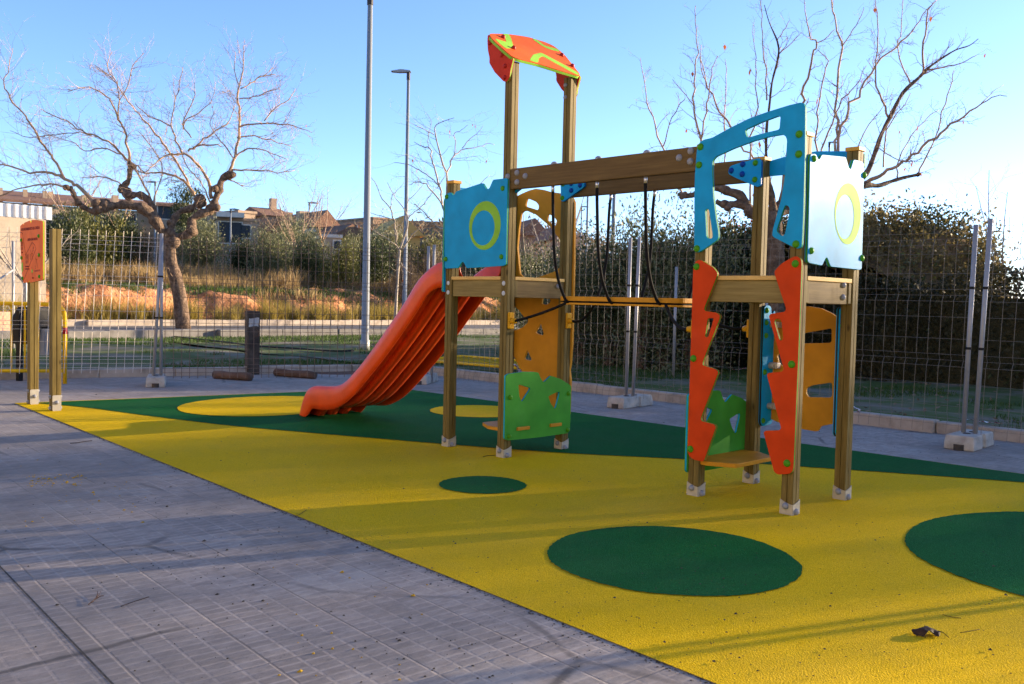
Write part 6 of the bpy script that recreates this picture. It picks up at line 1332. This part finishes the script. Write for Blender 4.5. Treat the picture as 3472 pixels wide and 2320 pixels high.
def chain_link():
    a, b = at(-260, 1100, 19.5), at(88, 1100, 21.5)
    t = thing('chain_link_fence', (a[0], a[1], 0), 'chain link fence with thin pale posts and a brace behind the yellow barrier', 'fence')
    L = math.hypot(b[0]-a[0], b[1]-a[1]); T = Matrix.Translation((a[0], a[1], 0)) @ Matrix.Rotation(math.atan2(b[1]-a[1], b[0]-a[0]), 4, 'Z')
    H = 1.7; mb = MB(); st = .12
    for i in range(int((L+H)/st)):
        for s in (0, 1):
            x0 = i*st-H; x1 = x0+H
            q0, q1 = max(0, x0), min(L, x1)
            if q1 <= q0: continue
            z = lambda x: (x-x0)
            p0, p1 = (q0, 0, z(q0)), (q1, 0, z(q1))
            if s: p0, p1 = (p0[0], .004, H-p0[2]), (p1[0], .004, H-p1[2])
            mb.tube([p0, p1], .0025, 3, False)
    mb.xform(T); mb.build('chain_mesh', M['galv'], t)
    for x, h in ((.02, 1.9), (L*.40, 2.15), (L*.62, 2.0), (L*.86, 2.2), (L, 2.2)):
        mb = MB(); mb.tube([(x, 0, 0), (x, 0, h)], .028, 8); mb.xform(T); mb.build('fence_post', M['galv'], t, True)
    mb = MB(); mb.tube([(L*.40, 0, 1.0), (L*.86, 0, 1.62)], .02, 6); mb.xform(T); mb.build('brace', M['galv'], t, True)
chain_link()
a, b = at(-300, 1100, 27.0), at(95, 1100, 28.5)
mb = MB(); mb.box((0, -.12, -.1), (math.hypot(b[0]-a[0], b[1]-a[1]), .12, .62), Matrix.Translation((a[0], a[1], 0)) @ Matrix.Rotation(math.atan2(b[1]-a[1], b[0]-a[0]), 4, 'Z'))
tag(mb.build('low_wall', M['salmon'], None, False, .015), 'low salmon coloured wall behind the litter bin at the left', 'wall')
p = ground(2290, 1100)
for u, v0, d, lb in ((2291, 905, 15.6, 'thin bare metal post on the lawn left of the right tower'), (2600, 940, 16, 'thin metal post on the lawn behind the right tower')):
    p = at(u, 1000, d); z1 = float(at(u, v0, d)[2]); mb = MB(); mb.tube([(p[0], p[1], 0), (p[0], p[1], z1)], .024, 8); tag(mb.build('metal_post', M['galv'], None, True), lb, 'post')

# ------------------------------------------------------------------ the town on the hill
def frame_at(u, dist, yawoff=0.0):
    p = at(u, 1000, dist); d = np.array([p[0]-CAMP[0], p[1]-CAMP[1]]); ang = math.atan2(d[1], d[0])-math.pi/2+yawoff
    return Matrix.Translation((p[0], p[1], 0)) @ Matrix.Rotation(ang, 4, 'Z')
def house(label, u0, u1, v0, dist, wall, roofm=None, depth=9, yawoff=.35, roof='flat', win=(), chim=(), rh=1.2, cat='house', name='house', vb=None, extra=None, over=.35):
    um = (u0+u1)/2; T = frame_at(um, dist, yawoff); px = dist/FPX*1.0
    d = fw + cr*(um-1736)/FPX; depthv = dist/math.hypot(d[0], d[1]); px = depthv/FPX
    wd = (u1-u0)*px/max(.3, (math.cos(yawoff)+abs(math.sin(yawoff))*min(1, depth/max(1e-6, (u1-u0)*px))*0)); zt = float(at(um, v0, dist)[2])
    o = T.to_translation(); zb = float(bank_z(np.array(o.x), np.array(o.y)))-2.5
    if zb > zt-2: zb = zt-4
    t = thing(name, (o.x, o.y, zb), label, cat, 'houses of the town on the hill')
    mb = MB(); mb.box((-wd/2, 0, zb), (wd/2, depth, zt), T); mb.build('wall', wall, t)
    if roof == 'flat':
        mb = MB(); mb.box((-wd/2-.12, -.12, zt), (wd/2+.12, depth+.12, zt+.22), T); mb.build('parapet', roofm or wall, t)
    elif roof == 'shed':
        mb = MB(); n = [(-wd/2-over, -over, zt), (wd/2+over, -over, zt), (wd/2+over, depth+over, zt+rh), (-wd/2-over, depth+over, zt+rh)]
        mb.add(n+[(x, y, z+.22) for x, y, z in n], [(3, 2, 1, 0), (4, 5, 6, 7), (0, 1, 5, 4), (1, 2, 6, 5), (2, 3, 7, 6), (3, 0, 4, 7)]); mb.xform(T); mb.build('roof', roofm, t)
    elif roof in ('gable', 'gablex'):
        mb = MB()
        if roof == 'gable': vs = [(-wd/2-over, -over, zt), (wd/2+over, -over, zt), (0, -over, zt+rh), (-wd/2-over, depth+over, zt), (wd/2+over, depth+over, zt), (0, depth+over, zt+rh)]
        else: vs = [(-wd/2-over, depth+over, zt), (-wd/2-over, -over, zt), (-wd/2-over, depth/2, zt+rh), (wd/2+over, depth+over, zt), (wd/2+over, -over, zt), (wd/2+over, depth/2, zt+rh)]
        mb.add(vs, [(0, 1, 2), (5, 4, 3), (0, 3, 4, 1), (1, 4, 5, 2), (2, 5, 3, 0)]); mb.xform(T); mb.build('roof', roofm, t)
    for (uu, vv, w_, h_) in win:
        x = (uu-um)*px; z = float(at(um, vv, dist)[2])
        mb = MB(); mb.box((x-w_/2, -.06, z-h_/2), (x+w_/2, .02, z+h_/2), T); f = mb.build('window', M['white'], t)
        mb = MB(); mb.box((x-w_/2+.09, -.075, z-h_/2+.09), (x+w_/2-.09, -.0605, z+h_/2-.09), T); mb.build('pane', M['darkwin'], f)
    for (uu, h_, cw) in chim:
        x = (uu-um)*px; mb = MB(); mb.box((x-cw/2, depth*.4, zt-.2), (x+cw/2, depth*.4+cw, zt+h_), T); mb.build('chimney', wall if wall is not M['white'] else M['tan'], t)
    if extra: extra(t, T, px, um, zt, dist, wd)
    return t
def balc(t, T, px, um, zt, dist, wd):
    z = float(at(um, 735, dist)[2]); mb = MB(); mb.box((-wd*.5, -1.2, z-.15), (wd*.12, 0, z+.25), T); mb.build('canopy', M['white'], t)
house('long low terrace with a brown tiled roof and small chimneys at the far left', -260, 545, 694, 88, M['tan'], M['rooftile'], 9, .12, 'shed', win=[(330, 722, 1.2, 1.0), (420, 722, 1.2, 1.0)], chim=[(32, 1.5, .36), (108, 1.5, .36), (170, 1.5, .36), (188, 1.5, .36), (295, 1.4, .36), (402, 1.6, .5)], rh=1.6)
house('brown roofed house behind the fork of the big tree', 545, 650, 703, 86, M['brick'], M['rooftile'], 8, .1, 'shed', win=[(560, 722, 1.3, 1.3)], rh=.9)
house('small brick house with a gabled top right of the big tree', 715, 770, 722, 84, M['brick'], M['rooftile'], 6, .45, 'gablex', rh=.5)
house('wide brick house with a white canopy and balcony windows', 735, 872, 748, 82, M['brick'], None, 8, .10, 'flat', win=[(780, 790, 2.0, 1.9), (829, 784, .95, 1.2)], extra=balc)
house('square brick stair tower above the wide brick house', 808, 862, 724, 84, M['brick'], None, 5, .55, 'flat')
house('low grey house with a small dark window beside the brick tower', 855, 895, 731, 90, M['tan'], M['tan'], 5, .3, 'flat', win=[(871, 745, .7, .7)])
house('rounded brick house with a stout chimney above the bushes', 905, 985, 734, 88, M['brick'], M['rooftile'], 7, .4, 'gablex', chim=[(968, 1.9, .55)], rh=1.0)
house('dark capped chimney block of the rounded brick house', 942, 984, 727, 91, M['castle'], M['castle'], 4, .3, 'flat')
house('white gabled house with a grey brown roof', 1062, 1140, 773, 80, M['white'], M['rooftile'], 9, .45, 'gable', rh=1.5, chim=[(1088, 1.6, .8), (1134, .8, .3)])
house('small tiled house end right of the white gabled house', 1138, 1160, 786, 84, M['tan'], M['rooftile'], 5, .3, 'gable', rh=.6)
house('cream flat roofed house below the white gabled one', 1098, 1152, 806, 66, M['tan'], M['white'], 6, .2, 'flat', win=[(1140, 830, .6, .7)])
house('ochre gabled house behind the tall lamp post', 1135, 1235, 803, 76, M['ochre'], M['rooftile'], 9, .5, 'gable', rh=1.0)
house('dark ruined tower with a hole through its top', 1176, 1213, 762, 100, M['castle'], M['castle'], 4, .2, 'flat', win=[(1195, 776, .9, 1.2)], cat='tower', name='ruined_tower')
house('old brown masonry wall of the castle on the hilltop', 1262, 1345, 745, 120, M['castle'], M['castle'], 12, .6, 'flat', cat='castle wall', name='castle_wall')
house('low broken castle wall running right along the hilltop', 1335, 1530, 756, 122, M['castle'], M['castle'], 6, .1, 'flat', cat='castle wall', name='castle_wall')
house('ochre house front half hidden behind the slim young trees', 1300, 1420, 800, 70, M['ochre'], M['ochre'], 8, .2, 'gable', rh=1.5)
house('brown house roof seen in the round opening of the mustard wall', 1760, 1850, 800, 80, M['castle'], M['rooftile'], 8, .3, 'gable', rh=1.5)
house('reddish house right of the trees in the round opening', 1868, 1925, 815, 70, M['salmon'], M['rooftile'], 8, .2, 'gable', rh=1.3)
house('pale house end just right of the left tower', 1935, 1975, 805, 72, M['tan'], M['tan'], 6, .4, 'flat')
# brown wooded hill below the castle
def far_hill():
    c = at(1480, 1000, 118); xs = np.linspace(-60, 60, 90); X, Y = np.meshgrid(xs, xs, indexing='ij')
    d = at(1480, 1000, 1)-CAMP; f = np.array([d[0], d[1]]); f /= np.linalg.norm(f); r_ = np.array([f[1], -f[0]])
    z = float(at(1480, 765, 118)[2]); Z = z*np.exp(-((X-4)/26)**4)*np.exp(-(Y/22)**2)+.5*fbm(X, Y, .5, 3)
    V = np.stack([c[0]+r_[0]*X+f[0]*Y, c[1]+r_[1]*X+f[1]*Y, Z-1], -1).reshape(-1, 3); a, b = X.shape
    i, j = np.meshgrid(np.arange(a-1), np.arange(b-1), indexing='ij'); q = (i*b+j).ravel()
    me = np_mesh('far_hill', V, np.stack([q, q+b, q+b+1, q+1], -1), M['dryhill']); me.polygons.foreach_set('use_smooth', [True]*len(me.polygons)); tag(link('far_hill', me), kind='structure')
    r2 = np.random.RandomState(8); n = 16000; x = r2.uniform(-34, 40, n); y = r2.uniform(-38, 4, n)
    zz = z*np.exp(-((x-4)/26)**4)*np.exp(-(y/22)**2)-.6+np.abs(r2.normal(0, .7, n))
    P = np.stack([c[0]+r_[0]*x+f[0]*y, c[1]+r_[1]*x+f[1]*y, zz], -1)
    A = r2.normal(0, 1, (n, 3)); A /= np.linalg.norm(A, axis=1)[:, None]; B = np.cross(A, r2.normal(0, 1, (n, 3))); B /= np.linalg.norm(B, axis=1)[:, None]+1e-9
    l = .7*r2.uniform(.5, 1.4, n)[:, None]; A, B = A*l, B*l*.3
    V = np.stack([P-A*.5, P+B*.5, P+A*.5, P-B*.5], 1).reshape(-1, 3)
    tag(link('hill_scrub', np_mesh('hill_scrub', V, np.arange(4*n).reshape(-1, 4), [M['brush']])), kind='stuff')
far_hill()

# unseen houses added behind the viewpoint to throw warm light on shaded sides
for i, (x0, x1, h, wm) in enumerate([(-34, -17, 8.2, 'streetcream'), (-16.6, -2, 9.4, 'pale'), (-1.6, 13, 8.4, 'streetcream'), (13.4, 28, 9.6, 'pale'), (28.4, 44, 8.0, 'streetcream')]):
    if 'pale' not in M:
        M['streetcream'] = rough_mat('cream_render', [(.3, (.30, .265, .21)), (.7, (.38, .34, .27))], 1.2, .9, .15)
        M['pale'] = rough_mat('pale_render', [(.3, (.36, .33, .28)), (.7, (.44, .40, .34))], 1.2, .9, .15)
    y = -15.5-.6*(i % 2); t = thing('street_house', ((x0+x1)/2, y, 0), ['cream house at the left end of the street behind the viewpoint', 'tall pale house left of the middle of the street behind the viewpoint', 'cream house in the middle of the street behind the viewpoint', 'tallest pale house right of the middle of the street behind the viewpoint', 'low cream house at the right end of the street behind the viewpoint'][i], 'house', 'houses of the street behind the viewpoint')
    mb = MB(); mb.box((x0, y-9, -.1), (x1, y, h)); mb.build('wall', M[wm], t)
    mb = MB(); mb.add([(x0-.3, y+.4, h), (x1+.3, y+.4, h), (x1+.3, y-9.4, h), (x0-.3, y-9.4, h), (x0-.3, y-4.5, h+1.7), (x1+.3, y-4.5, h+1.7)], [(0, 1, 5, 4), (2, 3, 4, 5), (1, 2, 5), (3, 0, 4), (3, 2, 1, 0)]); mb.build('roof', M['rooftile'], t)
    for zz in (1.3, 4.2, 7.0):
        if zz+1 > h: continue
        for k in range(4):
            xx = x0+(x1-x0)*(k+.5)/4
            mb = MB(); mb.box((xx-.6, y, zz-.1), (xx+.6, y+.05, zz+1.4)); f = mb.build('window', M['white'], t)
            mb = MB(); mb.box((xx-.5, y+.051, zz), (xx+.5, y+.06, zz+1.3)); mb.build('pane', M['darkwin'], f)
